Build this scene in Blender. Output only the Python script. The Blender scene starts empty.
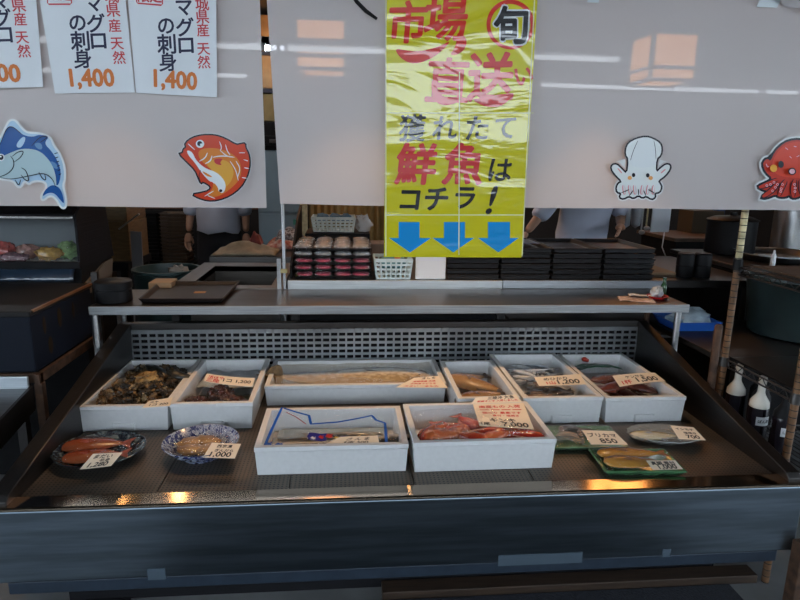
import bpy, bmesh, math, random
from mathutils import Vector, Matrix, noise
from mathutils.geometry import tessellate_polygon
random.seed(7)
S = bpy.context.scene
COL = S.collection
PI = math.pi

# ---------------------------------------------------------------- camera
PITCH, YAW, ROLL = 0.21815631, 0.09178642, 0.01748822
CAM = Vector((0, -1.56, 1.44))
FPX = 600.0
fw = Vector((math.sin(YAW)*math.cos(PITCH), math.cos(YAW)*math.cos(PITCH), -math.sin(PITCH)))
r0 = Vector((math.cos(YAW), -math.sin(YAW), 0))
d0 = fw.cross(r0)
rt = math.cos(ROLL)*r0 - math.sin(ROLL)*d0
dn = math.sin(ROLL)*r0 + math.cos(ROLL)*d0
cd = bpy.data.cameras.new('camera')
cam = bpy.data.objects.new('camera', cd)
COL.objects.link(cam)
cd.sensor_width = 36.0
cd.lens = 36.0*FPX/800.0
cd.clip_start = 0.05
M = Matrix((( rt.x, -dn.x, -fw.x, CAM.x), (rt.y, -dn.y, -fw.y, CAM.y), (rt.z, -dn.z, -fw.z, CAM.z), (0, 0, 0, 1)))
cam.matrix_world = M
S.camera = cam

# ---------------------------------------------------------------- sky, exposure
W = bpy.data.worlds.new('sky')
S.world = W
W.use_nodes = True
nt = W.node_tree
bg = nt.nodes['Background']
bg.inputs['Color'].default_value = (0.76, 0.88, 1.0, 1)
bg.inputs['Strength'].default_value = 7.0
S.view_settings.view_transform = 'Standard'
S.view_settings.look = 'None'
S.view_settings.gamma = 1.0
S.view_settings.use_curve_mapping = False
S.view_settings.exposure = 0.0
S.cycles.use_denoising = True
S.cycles.max_bounces = 8
S.cycles.transparent_max_bounces = 16
S.cycles.caustics_reflective = False
S.cycles.caustics_refractive = False

LAMP_W = 11.0      # glowing panes of the box lamps
GLOBE_W = 75.0     # small globe lamps
SPOT_W = 34.0      # warm spot lamps on the header, behind the curtains
TUBE_W = 12.0       # fluorescent tubes

# ---------------------------------------------------------------- helpers
def at(x, y, X=None, Y=None, Z=None):
    """point of the place that the photo shows at pixel x, y, on a plane of known X, Y or Z"""
    v = rt*((x-400)/FPX) + dn*((y-300)/FPX) + fw
    if X is not None: t = (X-CAM.x)/v.x
    elif Y is not None: t = (Y-CAM.y)/v.y
    else: t = (Z-CAM.z)/v.z
    return CAM + v*t

def nd(m, t, **k):
    n = m.node_tree.nodes.new(t)
    for a, b in k.items(): setattr(n, a, b)
    return n

def mat(name, col, rough=0.5, metal=0.0, var=0.0, scale=20.0, bump=0.0, col2=None, spec=None, emit=None, estr=0.0, coat=0.0, stretch=None, alpha=None, trans=0.0):
    m = bpy.data.materials.new(name)
    m.use_nodes = True
    p = m.node_tree.nodes['Principled BSDF']
    L = m.node_tree.links
    p.inputs['Base Color'].default_value = (*col, 1)
    p.inputs['Roughness'].default_value = rough
    p.inputs['Metallic'].default_value = metal
    if spec is not None: p.inputs['Specular IOR Level'].default_value = spec
    if coat: p.inputs['Coat Weight'].default_value = coat; p.inputs['Coat Roughness'].default_value = 0.08
    if trans: p.inputs['Transmission Weight'].default_value = trans
    if alpha is not None: p.inputs['Alpha'].default_value = alpha
    if emit: p.inputs['Emission Color'].default_value = (*emit, 1); p.inputs['Emission Strength'].default_value = estr
    if var or bump or col2:
        tc = nd(m, 'ShaderNodeTexCoord'); mp = nd(m, 'ShaderNodeMapping')
        if stretch: mp.inputs['Scale'].default_value = stretch
        L.new(tc.outputs['Object'], mp.inputs['Vector'])
        nz = nd(m, 'ShaderNodeTexNoise'); nz.inputs['Scale'].default_value = scale; nz.inputs['Detail'].default_value = 5
        L.new(mp.outputs['Vector'], nz.inputs['Vector'])
        if var or col2:
            c2 = col2 if col2 else tuple(c*(1-var) for c in col)
            rp = nd(m, 'ShaderNodeValToRGB')
            rp.color_ramp.elements[0].position = 0.35; rp.color_ramp.elements[1].position = 0.65
            rp.color_ramp.elements[0].color = (*c2, 1); rp.color_ramp.elements[1].color = (*col, 1)
            L.new(nz.outputs['Fac'], rp.inputs['Fac']); L.new(rp.outputs['Color'], p.inputs['Base Color'])
        if bump:
            b = nd(m, 'ShaderNodeBump'); b.inputs['Strength'].default_value = bump; b.inputs['Distance'].default_value = 0.01
            L.new(nz.outputs['Fac'], b.inputs['Height']); L.new(b.outputs['Normal'], p.inputs['Normal'])
    return m

def film_mat(name, tint=(1, 1, 1), fac=0.10, rough=0.06, bump=0.9, scale=38.0, haze=0.0, fres=0.14):
    """clear wrap: see-through with glossy creases, a little milky"""
    m = bpy.data.materials.new(name); m.use_nodes = True
    N = m.node_tree.nodes; L = m.node_tree.links
    N.remove(N['Principled BSDF'])
    out = N['Material Output']
    tr = nd(m, 'ShaderNodeBsdfTransparent'); tr.inputs['Color'].default_value = (*tint, 1)
    gl = nd(m, 'ShaderNodeBsdfGlossy'); gl.inputs['Roughness'].default_value = rough
    df = nd(m, 'ShaderNodeBsdfDiffuse'); df.inputs['Color'].default_value = (0.8, 0.82, 0.84, 1)
    tc = nd(m, 'ShaderNodeTexCoord'); nz = nd(m, 'ShaderNodeTexNoise'); nz.inputs['Scale'].default_value = scale; nz.inputs['Detail'].default_value = 4; nz.inputs['Distortion'].default_value = 1.5
    b = nd(m, 'ShaderNodeBump'); b.inputs['Strength'].default_value = bump; b.inputs['Distance'].default_value = 0.02
    L.new(tc.outputs['Object'], nz.inputs['Vector']); L.new(nz.outputs['Fac'], b.inputs['Height']); L.new(b.outputs['Normal'], gl.inputs['Normal'])
    lw = nd(m, 'ShaderNodeLayerWeight'); lw.inputs['Blend'].default_value = 0.25
    L.new(b.outputs['Normal'], lw.inputs['Normal'])
    mx = nd(m, 'ShaderNodeMath', operation='MULTIPLY_ADD'); mx.inputs[1].default_value = fres; mx.inputs[2].default_value = fac
    L.new(lw.outputs['Fresnel'], mx.inputs[0])
    m1 = nd(m, 'ShaderNodeMixShader'); m1.inputs[0].default_value = haze
    L.new(tr.outputs[0], m1.inputs[1]); L.new(df.outputs[0], m1.inputs[2])
    m2 = nd(m, 'ShaderNodeMixShader')
    L.new(mx.outputs[0], m2.inputs[0]); L.new(m1.outputs[0], m2.inputs[1]); L.new(gl.outputs[0], m2.inputs[2])
    L.new(m2.outputs[0], out.inputs['Surface'])
    return m

class MB:
    def __init__(s): s.v = []; s.f = []; s.m = []
    def add(s, vs, fs, mi=0):
        o = len(s.v); s.v += [tuple(v) for v in vs]
        s.f += [tuple(i+o for i in f) for f in fs]; s.m += [mi]*len(fs)
    def box(s, x0, x1, y0, y1, z0, z1, mi=0, M=None):
        vs = [Vector((x, y, z)) for x in (x0, x1) for y in (y0, y1) for z in (z0, z1)]
        if M is not None: vs = [M @ v for v in vs]
        s.add(vs, [(0,1,3,2),(4,6,7,5),(0,4,5,1),(2,3,7,6),(0,2,6,4),(1,5,7,3)], mi); return s
    def tube(s, pts, r, seg=10, mi=0, caps=True):
        pts = [Vector(p) for p in pts]; n = len(pts)
        rs = r if isinstance(r, (list, tuple)) else [r]*n
        vs = []; up = None
        for i, p in enumerate(pts):
            t = (pts[min(i+1, n-1)]-pts[max(i-1, 0)]).normalized()
            if up is None: up = Vector((0, 0, 1)) if abs(t.z) < 0.9 else Vector((1, 0, 0))
            a = t.cross(up).normalized(); b = t.cross(a).normalized(); up = b.cross(t) if False else up
            for k in range(seg):
                an = 2*PI*k/seg; vs.append(p+a*math.cos(an)*rs[i]+b*math.sin(an)*rs[i])
        fs = [(i*seg+k, i*seg+(k+1) % seg, (i+1)*seg+(k+1) % seg, (i+1)*seg+k) for i in range(n-1) for k in range(seg)]
        if caps: fs += [tuple(range(seg))[::-1], tuple((n-1)*seg+k for k in range(seg))]
        s.add(vs, fs, mi); return s
    def lathe(s, prof, c=(0, 0, 0), seg=32, mi=0, sx=1.0, sy=1.0):
        c = Vector(c); vs = []; n = len(prof)
        for r, z in prof:
            for k in range(seg):
                an = 2*PI*k/seg; vs.append(c+Vector((math.cos(an)*r*sx, math.sin(an)*r*sy, z)))
        fs = [(i*seg+k, i*seg+(k+1) % seg, (i+1)*seg+(k+1) % seg, (i+1)*seg+k) for i in range(n-1) for k in range(seg)]
        if prof[0][0] > 1e-5: fs.append(tuple(range(seg))[::-1])
        if prof[-1][0] > 1e-5: fs.append(tuple((n-1)*seg+k for k in range(seg)))
        s.add(vs, fs, mi); return s
    def ell(s, c, r, mi=0, rough=0.0, nu=14, nv=9, M=None, seed=0, nsc=3.0):
        c = Vector(c); vs = []
        for j in range(nv+1):
            th = PI*j/nv
            for k in range(nu):
                ph = 2*PI*k/nu
                d = Vector((math.sin(th)*math.cos(ph), math.sin(th)*math.sin(ph), math.cos(th)))
                q = 1+rough*noise.noise(d*nsc+Vector((seed*3.1, seed*1.7, seed)))
                v = Vector((d.x*r[0]*q, d.y*r[1]*q, d.z*r[2]*q))
                if M is not None: v = M @ v
                vs.append(c+v)
        fs = [(j*nu+k, (j+1)*nu+k, (j+1)*nu+(k+1) % nu, j*nu+(k+1) % nu) for j in range(nv) for k in range(nu)]
        s.add(vs, fs, mi); return s
    def grid(s, fn, nu, nv, mi=0):
        vs = [fn(i/nu, j/nv) for j in range(nv+1) for i in range(nu+1)]
        w = nu+1
        fs = [(j*w+i, j*w+i+1, (j+1)*w+i+1, (j+1)*w+i) for j in range(nv) for i in range(nu)]
        s.add(vs, fs, mi); return s
    def poly(s, pts, mi=0):
        """flat polygon of 3-D points, tessellated"""
        pts = [Vector(p) for p in pts]
        s.add(pts, [tuple(t) for t in tessellate_polygon([pts])], mi); return s
    def prism(s, pts, off, mi=0):
        """closed solid: polygon pts swept by off"""
        pts = [Vector(p) for p in pts]; off = Vector(off); n = len(pts)
        tr = [tuple(t) for t in tessellate_polygon([pts])]
        vs = pts+[p+off for p in pts]
        fs = tr+[tuple(n+i for i in t[::-1]) for t in tr]+[(i, (i+1) % n, n+(i+1) % n, n+i) for i in range(n)]
        s.add(vs, fs, mi); return s
    def build(s, name, mats, parent=None, smooth=False, bevel=0.0, seg=2, local=False, solid=0.0, sub=0, normals=True, loc=None):
        me = bpy.data.meshes.new(name)
        o0 = Vector((0, 0, 0))
        if parent is not None and not local: o0 = parent_loc(parent)
        if loc is not None: o0 = Vector(loc)
        me.from_pydata([tuple(Vector(v)-o0) for v in s.v], [], s.f)
        if not isinstance(mats, (list, tuple)): mats = [mats]
        for m in mats: me.materials.append(m)
        for p, i in zip(me.polygons, s.m): p.material_index = min(i, len(mats)-1)
        if normals:
            b = bmesh.new(); b.from_mesh(me); bmesh.ops.remove_doubles(b, verts=b.verts, dist=1e-6)
            bmesh.ops.recalc_face_normals(b, faces=b.faces); b.to_mesh(me); b.free()
        if smooth:
            me.polygons.foreach_set('use_smooth', [True]*len(me.polygons)); me.set_sharp_from_angle(angle=0.75)
        o = bpy.data.objects.new(name, me); COL.objects.link(o)
        if loc is not None: o.location = loc
        if parent is not None: o.parent = parent
        if solid:
            md = o.modifiers.new('solid', 'SOLIDIFY'); md.thickness = solid; md.offset = 0
        if bevel:
            md = o.modifiers.new('bevel', 'BEVEL'); md.width = bevel; md.segments = seg; md.limit_method = 'ANGLE'; md.angle_limit = 0.6
        if sub:
            md = o.modifiers.new('sub', 'SUBSURF'); md.levels = sub; md.render_levels = sub
        return o

def parent_loc(p):
    v = Vector(p.location)
    while p.parent is not None:
        p = p.parent; v = v+Vector(p.location)
    return v

def thing(name, label, cat, loc=(0, 0, 0), group=None, rz=0.0):
    o = bpy.data.objects.new(name, None); COL.objects.link(o)
    o.empty_display_size = 0.05
    o.location = loc; o.rotation_euler = (0, 0, rz)
    return tag(o, label, cat, group)

def tag(o, label, cat, group=None, kind=None):
    o['label'] = label; o['category'] = cat
    if group: o['group'] = group
    if kind: o['kind'] = kind
    return o

def struct(o):
    o['kind'] = 'structure'; return o

# ---- lettering -----------------------------------------------------------
_gl = {}
def glyphs(txt, bold=0.0):
    """triangles of a string of the built-in font, centred on its box, with the box size"""
    k = (txt, bold)
    if k not in _gl:
        c = bpy.data.curves.new('lettering', 'FONT'); c.body = txt; c.resolution_u = 3; c.offset = bold
        o = bpy.data.objects.new('lettering', c); COL.objects.link(o)
        dg = bpy.context.evaluated_depsgraph_get()
        me = bpy.data.meshes.new_from_object(o.evaluated_get(dg))
        vs = [(v.co.x, v.co.y) for v in me.vertices]; fs = [tuple(p.vertices) for p in me.polygons]
        bpy.data.objects.remove(o); bpy.data.curves.remove(c); bpy.data.meshes.remove(me)
        x0 = min(v[0] for v in vs); x1 = max(v[0] for v in vs); y0 = min(v[1] for v in vs); y1 = max(v[1] for v in vs)
        vs = [(a-(x0+x1)/2, b-(y0+y1)/2) for a, b in vs]
        _gl[k] = (vs, fs, x1-x0, y1-y0)
    return _gl[k]

def write_wall(mb, txt, px, py, size, Y, mi, rot=0.0, fit='max', bold=0.0, sx=1.0, shear=0.0):
    """lettering standing in the plane Y, centred where the photo has it, size in photo pixels"""
    vs, fs, w, h = glyphs(txt, 0.0)
    c = at(px, py, Y=Y); mpp = (c-CAM).dot(fw)/FPX
    k = size*mpp/{'max': max(w, h), 'w': w, 'h': h}[fit]
    ca, sa = math.cos(rot), math.sin(rot)
    br = bold                                   # brush weight: the stroke is laid down again just beside itself
    lays = [(0, 0)] if br <= 0 else [(0, 0)]+[(br*math.cos(i*PI/4), br*math.sin(i*PI/4)) for i in range(8)]
    for i, (dx, dy) in enumerate(lays):
        out = []
        for a, b in vs:
            a, b = (a+dx), (b+dy)
            a = a*sx*k+shear*b*k; b = b*k
            out.append((c.x+a*ca-b*sa, Y-0.00002*i, c.z+a*sa+b*ca))
        mb.add(out, fs, mi)

def frame_plane(Y):
    return lambda x, y, o=0.0: at(x, y, Y=Y) + Vector((0, -o, 0))

def offset_poly(pts, d):
    n = len(pts); A = sum(pts[i][0]*pts[(i+1) % n][1]-pts[(i+1) % n][0]*pts[i][1] for i in range(n))
    sg = 1 if A > 0 else -1
    out = []
    for i in range(n):
        p0, p1, p2 = Vector(pts[i-1]), Vector(pts[i]), Vector(pts[(i+1) % n])
        e1 = (p1-p0).normalized(); e2 = (p2-p1).normalized()
        n1 = Vector((e1.y, -e1.x))*sg; n2 = Vector((e2.y, -e2.x))*sg
        b = n1+n2
        b = b.normalized() if b.length > 1e-4 else n1
        k = min(1.6, 1/max(0.35, b.dot(n1)))
        out.append(tuple(p1+b*d*k))
    return out

def smooth_poly(pts, it=2, closed=True):
    for _ in range(it):
        q = []; n = len(pts)
        for i in range(n if closed else n-1):
            a = pts[i]; b = pts[(i+1) % n]
            q.append((a[0]*.75+b[0]*.25, a[1]*.75+b[1]*.25)); q.append((a[0]*.25+b[0]*.75, a[1]*.25+b[1]*.75))
        if not closed: q = [pts[0]]+q+[pts[-1]]
        pts = q
    return pts

def stroke_poly(pts, w):
    """thin ribbon outline along a 2-D polyline"""
    L = []; R = []; n = len(pts)
    for i in range(n):
        a = Vector(pts[max(i-1, 0)]); b = Vector(pts[min(i+1, n-1)]); t = (b-a).normalized(); nn = Vector((-t.y, t.x))
        ww = w*(0.35+0.65*math.sin(PI*(i+0.5)/n))
        L.append(tuple(Vector(pts[i])+nn*ww/2)); R.append(tuple(Vector(pts[i])-nn*ww/2))
    return L+R[::-1]

# ---------------------------------------------------------------- materials
def steel(name, col=(0.52, 0.53, 0.54), rough=0.33, stretch=(1, 40, 40), bump=0.04, var=0.15, sc=6, metal=1.0):
    return mat(name, col, rough, metal, var=var, scale=sc, bump=bump, stretch=stretch)
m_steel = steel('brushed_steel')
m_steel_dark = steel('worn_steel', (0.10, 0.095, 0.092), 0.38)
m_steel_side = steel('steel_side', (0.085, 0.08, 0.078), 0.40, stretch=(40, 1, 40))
m_front = steel('front_panel_steel', (0.20, 0.25, 0.30), 0.32, stretch=(1, 1, 14), bump=0.03, var=0.35, sc=3)
m_lip = mat('blue_grey_strip', (0.026, 0.038, 0.056), 0.4, 0.0, var=0.2, spec=0.25)
m_kick = mat('kick_panel', (0.010, 0.010, 0.012), 0.6, spec=0.15)
m_black = mat('black_plastic', (0.007, 0.007, 0.008), 0.5, var=0.2, spec=0.15)
m_dark = mat('dark_paint', (0.009, 0.009, 0.010), 0.6, var=0.3, spec=0.12)
m_darkwood = mat('dark_wood', (0.04, 0.022, 0.012), 0.6, var=0.5, scale=8, stretch=(1, 12, 12))
m_wood = mat('brown_wood', (0.11, 0.06, 0.03), 0.6, var=0.5, scale=6, stretch=(2, 20, 20))
m_tan = mat('cardboard', (0.28, 0.19, 0.11), 0.8, var=0.2, scale=5)
m_carpet = mat('dark_blue_carpet', (0.012, 0.016, 0.028), 0.95, var=0.6, scale=180, bump=0.5)
m_concrete = mat('wet_concrete', (0.20, 0.205, 0.21), 0.35, var=0.4, scale=3)
m_asphalt = mat('outdoor_paving', (0.16, 0.16, 0.165), 0.9, var=0.3, scale=4)
m_wall = mat('shop_wall', (0.022, 0.019, 0.018), 0.8, var=0.3, scale=3)
m_ceil = mat('shop_ceiling', (0.05, 0.048, 0.046), 0.85, var=0.2, scale=2)
m_foam = mat('polystyrene', (0.67, 0.675, 0.68), 0.62, var=0.05, scale=60, bump=0.06)
m_card = mat('card_paper', (0.80, 0.70, 0.56), 0.75, var=0.04, scale=10)
m_paper = mat('white_paper', (0.72, 0.75, 0.78), 0.7, var=0.03, scale=10)
m_ink = mat('black_ink', (0.012, 0.012, 0.016), 0.6)
m_navy = mat('navy_ink', (0.012, 0.014, 0.05), 0.6)
m_redink = mat('red_ink', (0.55, 0.02, 0.02), 0.6)
m_pinkred = mat('rose_ink', (0.55, 0.05, 0.06), 0.6)
m_orange = mat('orange_ink', (0.62, 0.17, 0.03), 0.6)
m_rust = mat('rusty_steel', (0.10, 0.05, 0.028), 0.7, 0.3, var=0.6, scale=30, bump=0.2)
m_cream = mat('cream_coating', (0.62, 0.52, 0.30), 0.5, var=0.3, scale=40)
m_white = mat('white_plastic', (0.74, 0.76, 0.78), 0.4)
m_blue = mat('blue_plastic', (0.02, 0.10, 0.42), 0.4)
m_teal = mat('teal_plastic', (0.025, 0.055, 0.055), 0.45, var=0.2)
m_skin = mat('skin', (0.42, 0.24, 0.16), 0.55, var=0.08)
m_shirt = mat('pale_blue_shirt', (0.52, 0.57, 0.70), 0.85, var=0.1, scale=6, bump=0.15)
m_trouser = mat('dark_trousers', (0.012, 0.012, 0.016), 0.85)
m_hair = mat('black_hair', (0.01, 0.009, 0.008), 0.6)
m_film = film_mat('clear_wrap', fac=0.025, haze=0.01)
m_film_soft = film_mat('milky_wrap', fac=0.03, haze=0.02, scale=22)
m_glass = film_mat('clear_glass', fac=0.05, haze=0.0, bump=0.0)

# perforated deck: round punched holes
m_perf = bpy.data.materials.new('perforated_steel'); m_perf.use_nodes = True
def _perf(m, pitch=0.0125, rad=0.24):
    L = m.node_tree.links; p = m.node_tree.nodes['Principled BSDF']
    tc = nd(m, 'ShaderNodeTexCoord')
    sc = nd(m, 'ShaderNodeVectorMath', operation='SCALE'); sc.inputs['Scale'].default_value = 1/pitch
    fr = nd(m, 'ShaderNodeVectorMath', operation='FRACTION')
    sb = nd(m, 'ShaderNodeVectorMath', operation='SUBTRACT'); sb.inputs[1].default_value = (0.5, 0.5, 0)
    ml = nd(m, 'ShaderNodeVectorMath', operation='MULTIPLY'); ml.inputs[1].default_value = (1, 1, 0)
    ln = nd(m, 'ShaderNodeVectorMath', operation='LENGTH')
    lt = nd(m, 'ShaderNodeMath', operation='LESS_THAN'); lt.inputs[1].default_value = rad
    L.new(tc.outputs['Object'], sc.inputs[0]); L.new(sc.outputs[0], fr.inputs[0]); L.new(fr.outputs[0], sb.inputs[0])
    L.new(sb.outputs[0], ml.inputs[0]); L.new(ml.outputs[0], ln.inputs[0]); L.new(ln.outputs['Value'], lt.inputs[0])
    nz = nd(m, 'ShaderNodeTexNoise'); nz.inputs['Scale'].default_value = 7; L.new(tc.outputs['Object'], nz.inputs['Vector'])
    rp = nd(m, 'ShaderNodeValToRGB'); rp.color_ramp.elements[0].color = (0.085, 0.068, 0.052, 1); rp.color_ramp.elements[1].color = (0.19, 0.16, 0.13, 1)
    L.new(nz.outputs['Fac'], rp.inputs['Fac'])
    mx = nd(m, 'ShaderNodeMix', data_type='RGBA'); mx.inputs[7].default_value = (0.006, 0.006, 0.006, 1)
    L.new(lt.outputs[0], mx.inputs[0]); L.new(rp.outputs['Color'], mx.inputs[6]); L.new(mx.outputs[2], p.inputs['Base Color'])
    inv = nd(m, 'ShaderNodeMath', operation='MULTIPLY_ADD'); inv.inputs[1].default_value = -0.7; inv.inputs[2].default_value = 0.7
    L.new(lt.outputs[0], inv.inputs[0]); L.new(inv.outputs[0], p.inputs['Metallic'])
    p.inputs['Roughness'].default_value = 0.48
_perf(m_perf)

def ringed(name, col, rough):
    m = mat(name, col, rough, 0.2)
    L = m.node_tree.links; p = m.node_tree.nodes['Principled BSDF']
    tc = nd(m, 'ShaderNodeTexCoord'); sx = nd(m, 'ShaderNodeSeparateXYZ'); L.new(tc.outputs['Object'], sx.inputs[0])
    dv = nd(m, 'ShaderNodeMath', operation='DIVIDE'); dv.inputs[1].default_value = 0.0254; L.new(sx.outputs['Z'], dv.inputs[0])
    fr = nd(m, 'ShaderNodeMath', operation='FRACT'); L.new(dv.outputs[0], fr.inputs[0])
    lt = nd(m, 'ShaderNodeMath', operation='LESS_THAN'); lt.inputs[1].default_value = 0.14; L.new(fr.outputs[0], lt.inputs[0])
    nz = nd(m, 'ShaderNodeTexNoise'); nz.inputs['Scale'].default_value = 30; L.new(tc.outputs['Object'], nz.inputs['Vector'])
    rp = nd(m, 'ShaderNodeValToRGB'); rp.color_ramp.elements[0].position = 0.35; rp.color_ramp.elements[1].position = 0.65
    rp.color_ramp.elements[0].color = (*[c*0.45 for c in col], 1); rp.color_ramp.elements[1].color = (*col, 1); L.new(nz.outputs['Fac'], rp.inputs['Fac'])
    mx = nd(m, 'ShaderNodeMix', data_type='RGBA'); mx.inputs[7].default_value = (0.01, 0.009, 0.008, 1)
    L.new(lt.outputs[0], mx.inputs[0]); L.new(rp.outputs['Color'], mx.inputs[6]); L.new(mx.outputs[2], p.inputs['Base Color'])
    return m
m_rustring = ringed('rusty_ringed_post', (0.22, 0.11, 0.05), 0.6)
m_creamring = ringed('cream_ringed_post', (0.66, 0.56, 0.32), 0.5)

def sheet_mat(name, col, see=0.10, transl=0.35, rough=0.3, bump=0.0):
    m = bpy.data.materials.new(name); m.use_nodes = True
    L = m.node_tree.links; p = m.node_tree.nodes['Principled BSDF']; out = m.node_tree.nodes['Material Output']
    p.inputs['Base Color'].default_value = (*col, 1); p.inputs['Roughness'].default_value = rough; p.inputs['Specular IOR Level'].default_value = 0.35
    tl = nd(m, 'ShaderNodeBsdfTranslucent'); tl.inputs['Color'].default_value = (*col, 1)
    tr = nd(m, 'ShaderNodeBsdfTransparent')
    a = nd(m, 'ShaderNodeMixShader'); a.inputs[0].default_value = transl
    b = nd(m, 'ShaderNodeMixShader'); b.inputs[0].default_value = see
    L.new(p.outputs[0], a.inputs[1]); L.new(tl.outputs[0], a.inputs[2]); L.new(a.outputs[0], b.inputs[1]); L.new(tr.outputs[0], b.inputs[2])
    L.new(b.outputs[0], out.inputs['Surface'])
    return m
m_sheet = sheet_mat('translucent_vinyl', (0.62, 0.585, 0.585), see=0.021, transl=0.32)

# ================================================================ STRUCTURE
def flat(name, x0, x1, y0, y1, z0, z1, m):
    return struct(MB().box(x0, x1, y0, y1, z0, z1).build(name, m))
flat('floor', -8.0, 9.0, -6.0, 5.4, -0.1, 0.0, m_concrete)
flat('ground', -30, 30, -40, -6.0, -0.12, -0.02, m_asphalt)
flat('ceiling', -3.4, 4.6, 0.5, 5.4, 2.50, 2.6, m_ceil)
flat('ceiling_awning', -8.0, 9.0, -5.0, 0.5, 2.66, 2.72, m_ceil)
flat('wall_sky_block', -8.0, 9.0, -5.8, -5.6, 0, 1.85, m_wall)   # unseen dark wall added to block low skylight from the case
flat('wall_back', -3.4, 4.6, 5.3, 5.4, 0, 2.5, m_wall)
flat('wall_left', -3.4, -3.3, 0.5, 5.3, 0, 2.5, m_wall)
flat('wall_right', 4.5, 4.6, 0.5, 5.3, 0, 2.5, m_wall)
flat('trim_1', -3.3, 4.5, 0.50, 0.60, 2.10, 2.70, m_darkwood)   # header over the curtains

# ================================================================ DISPLAY CASE
case = thing('display_case', 'long stainless steel fish display case with sloping sides and a perforated deck', 'display case', (0.215, 0.5, 0))
def cpart(mb, name, m, label=None, **k):
    o = mb.build(name, m, case, **k)
    if label: o['label'] = label
    return o
CX0, CX1, DZ = -0.985, 1.405, 0.502
cpart(MB().box(CX0, CX1, 0.0, 0.014, 0.281, 0.502), 'front_panel', m_front, bevel=0.004)
mb = MB(); mb.box(CX0, CX1, 0.004, 0.067, 0.500, 0.510)
mb.tube([(CX0, 0.006, 0.504), (CX1, 0.006, 0.504)], 0.0065, 10)
cpart(mb, 'front_rim', mat('rim_steel', (0.27, 0.22, 0.17), 0.115, 1.0), bevel=0.002)
seams = [-0.932, -0.551, -0.171, 0.204, 0.577, 0.95, 1.362]
for a, b in zip(seams[:-1], seams[1:]):
    cpart(MB().box(a+0.0018, b-0.0018, 0.069, 1.052, 0.492, DZ), 'deck_panel', m_perf)
cpart(MB().box(-0.94, 1.37, 0.069, 1.06, 0.46, 0.484), 'deck_tray', m_kick)
def side(x0, x1):
    pr = [(0.016, 0.30), (1.09, 0.30), (1.09, 0.755), (1.05, 0.755), (0.55, 0.640), (0.03, 0.534), (0.016, 0.520)]
    return MB().prism([(x0, y, z) for y, z in pr], (x1-x0, 0, 0))
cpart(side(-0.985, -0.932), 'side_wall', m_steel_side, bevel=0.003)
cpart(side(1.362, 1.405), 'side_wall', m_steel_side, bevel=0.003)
mb = MB(); mb.box(-0.932, 1.362, 1.05, 1.09, 0.728, 0.756)
cpart(mb, 'back_flange', m_steel_dark, bevel=0.003)
mb = MB()                                                        # slotted air grille
NX = 64; gw = (1.362+0.932)/NX
for i in range(NX+1):
    x = -0.932+i*gw; mb.box(x-0.0042, x+0.0042, 1.046, 1.052, DZ, 0.729)
for j in range(9):
    z = 0.716-j*0.0262; mb.box(-0.932, 1.362, 1.0465, 1.0515, z-0.0058, z+0.0058)
mb.box(-0.932, 1.362, 1.046, 1.052, 0.714, 0.729)
cpart(mb, 'air_grille', steel('grille_steel', (0.56, 0.61, 0.65), 0.38, var=0.4, sc=2.5, stretch=(2, 1, 1)))
cpart(MB().box(-0.93, 1.36, 1.082, 1.09, DZ, 0.728), 'back_wall', m_kick)
cpart(MB().box(CX0+0.02, CX1-0.03, 0.028, 0.045, 0.222, 0.262), 'lower_strip', m_lip, label='blue-grey lower strip', bevel=0.004)
cpart(MB().box(CX0+0.06, CX1-0.06, 0.275, 0.30, 0.0, 0.30), 'kick_panel', m_kick)
mb = MB()
for x in (-0.8, 1.2): mb.box(x-0.03, x+0.03, 0.046, 0.274, 0.222, 0.31)
mb.box(-0.9, 1.33, 0.02, 1.05, 0.285, 0.31); mb.box(CX0+0.06, CX1-0.06, 0.30, 1.05, 0.0, 0.285)
cpart(mb, 'underframe', m_kick)
m_tape = mat('grey_tape', (0.065, 0.09, 0.115), 0.5, spec=0.2)
for (x0, y0, x1, y1) in ((498, 552, 583, 566), (662, 549, 671, 557), (148, 568, 165, 580)):
    a = at(x0, y1, Y=-0.001); b = at(x1, y0, Y=-0.001)
    cpart(MB().box(a.x, b.x, -0.002, 0.001, a.z, b.z), 'tape_strip', m_tape, label='strip of grey tape')
o = MB().box(-0.72, 1.36, -1.2, 0.20, 0.0, 0.008).build('floor_mat', m_carpet, bevel=0.003)
tag(o, 'dark blue carpet mat on the floor in front of the display case', 'mat')
o = MB().box(-1.6, -0.724, -0.25, 0.27, 0.0, 0.006).build('shade_sheet', m_kick)  # added dark sheet, paints the shade under the overhang onto the floor
tag(o, 'dark sheet painting shade on the floor under the left front corner of the display case', 'mat')
o = MB().box(0.12, 1.47, 0.205, 0.268, 0.0, 0.032).build('floor_plank', m_darkwood, bevel=0.003)
tag(o, 'worn wooden plank lying on the carpet along the base of the case', 'plank')
o = MB().box(1.392, 1.44, -0.045, -0.002, 0.0, 0.325).build('wooden_post', m_rust, bevel=0.003)
tag(o, 'short rust-brown post standing at the front right corner of the case', 'post')

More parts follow.
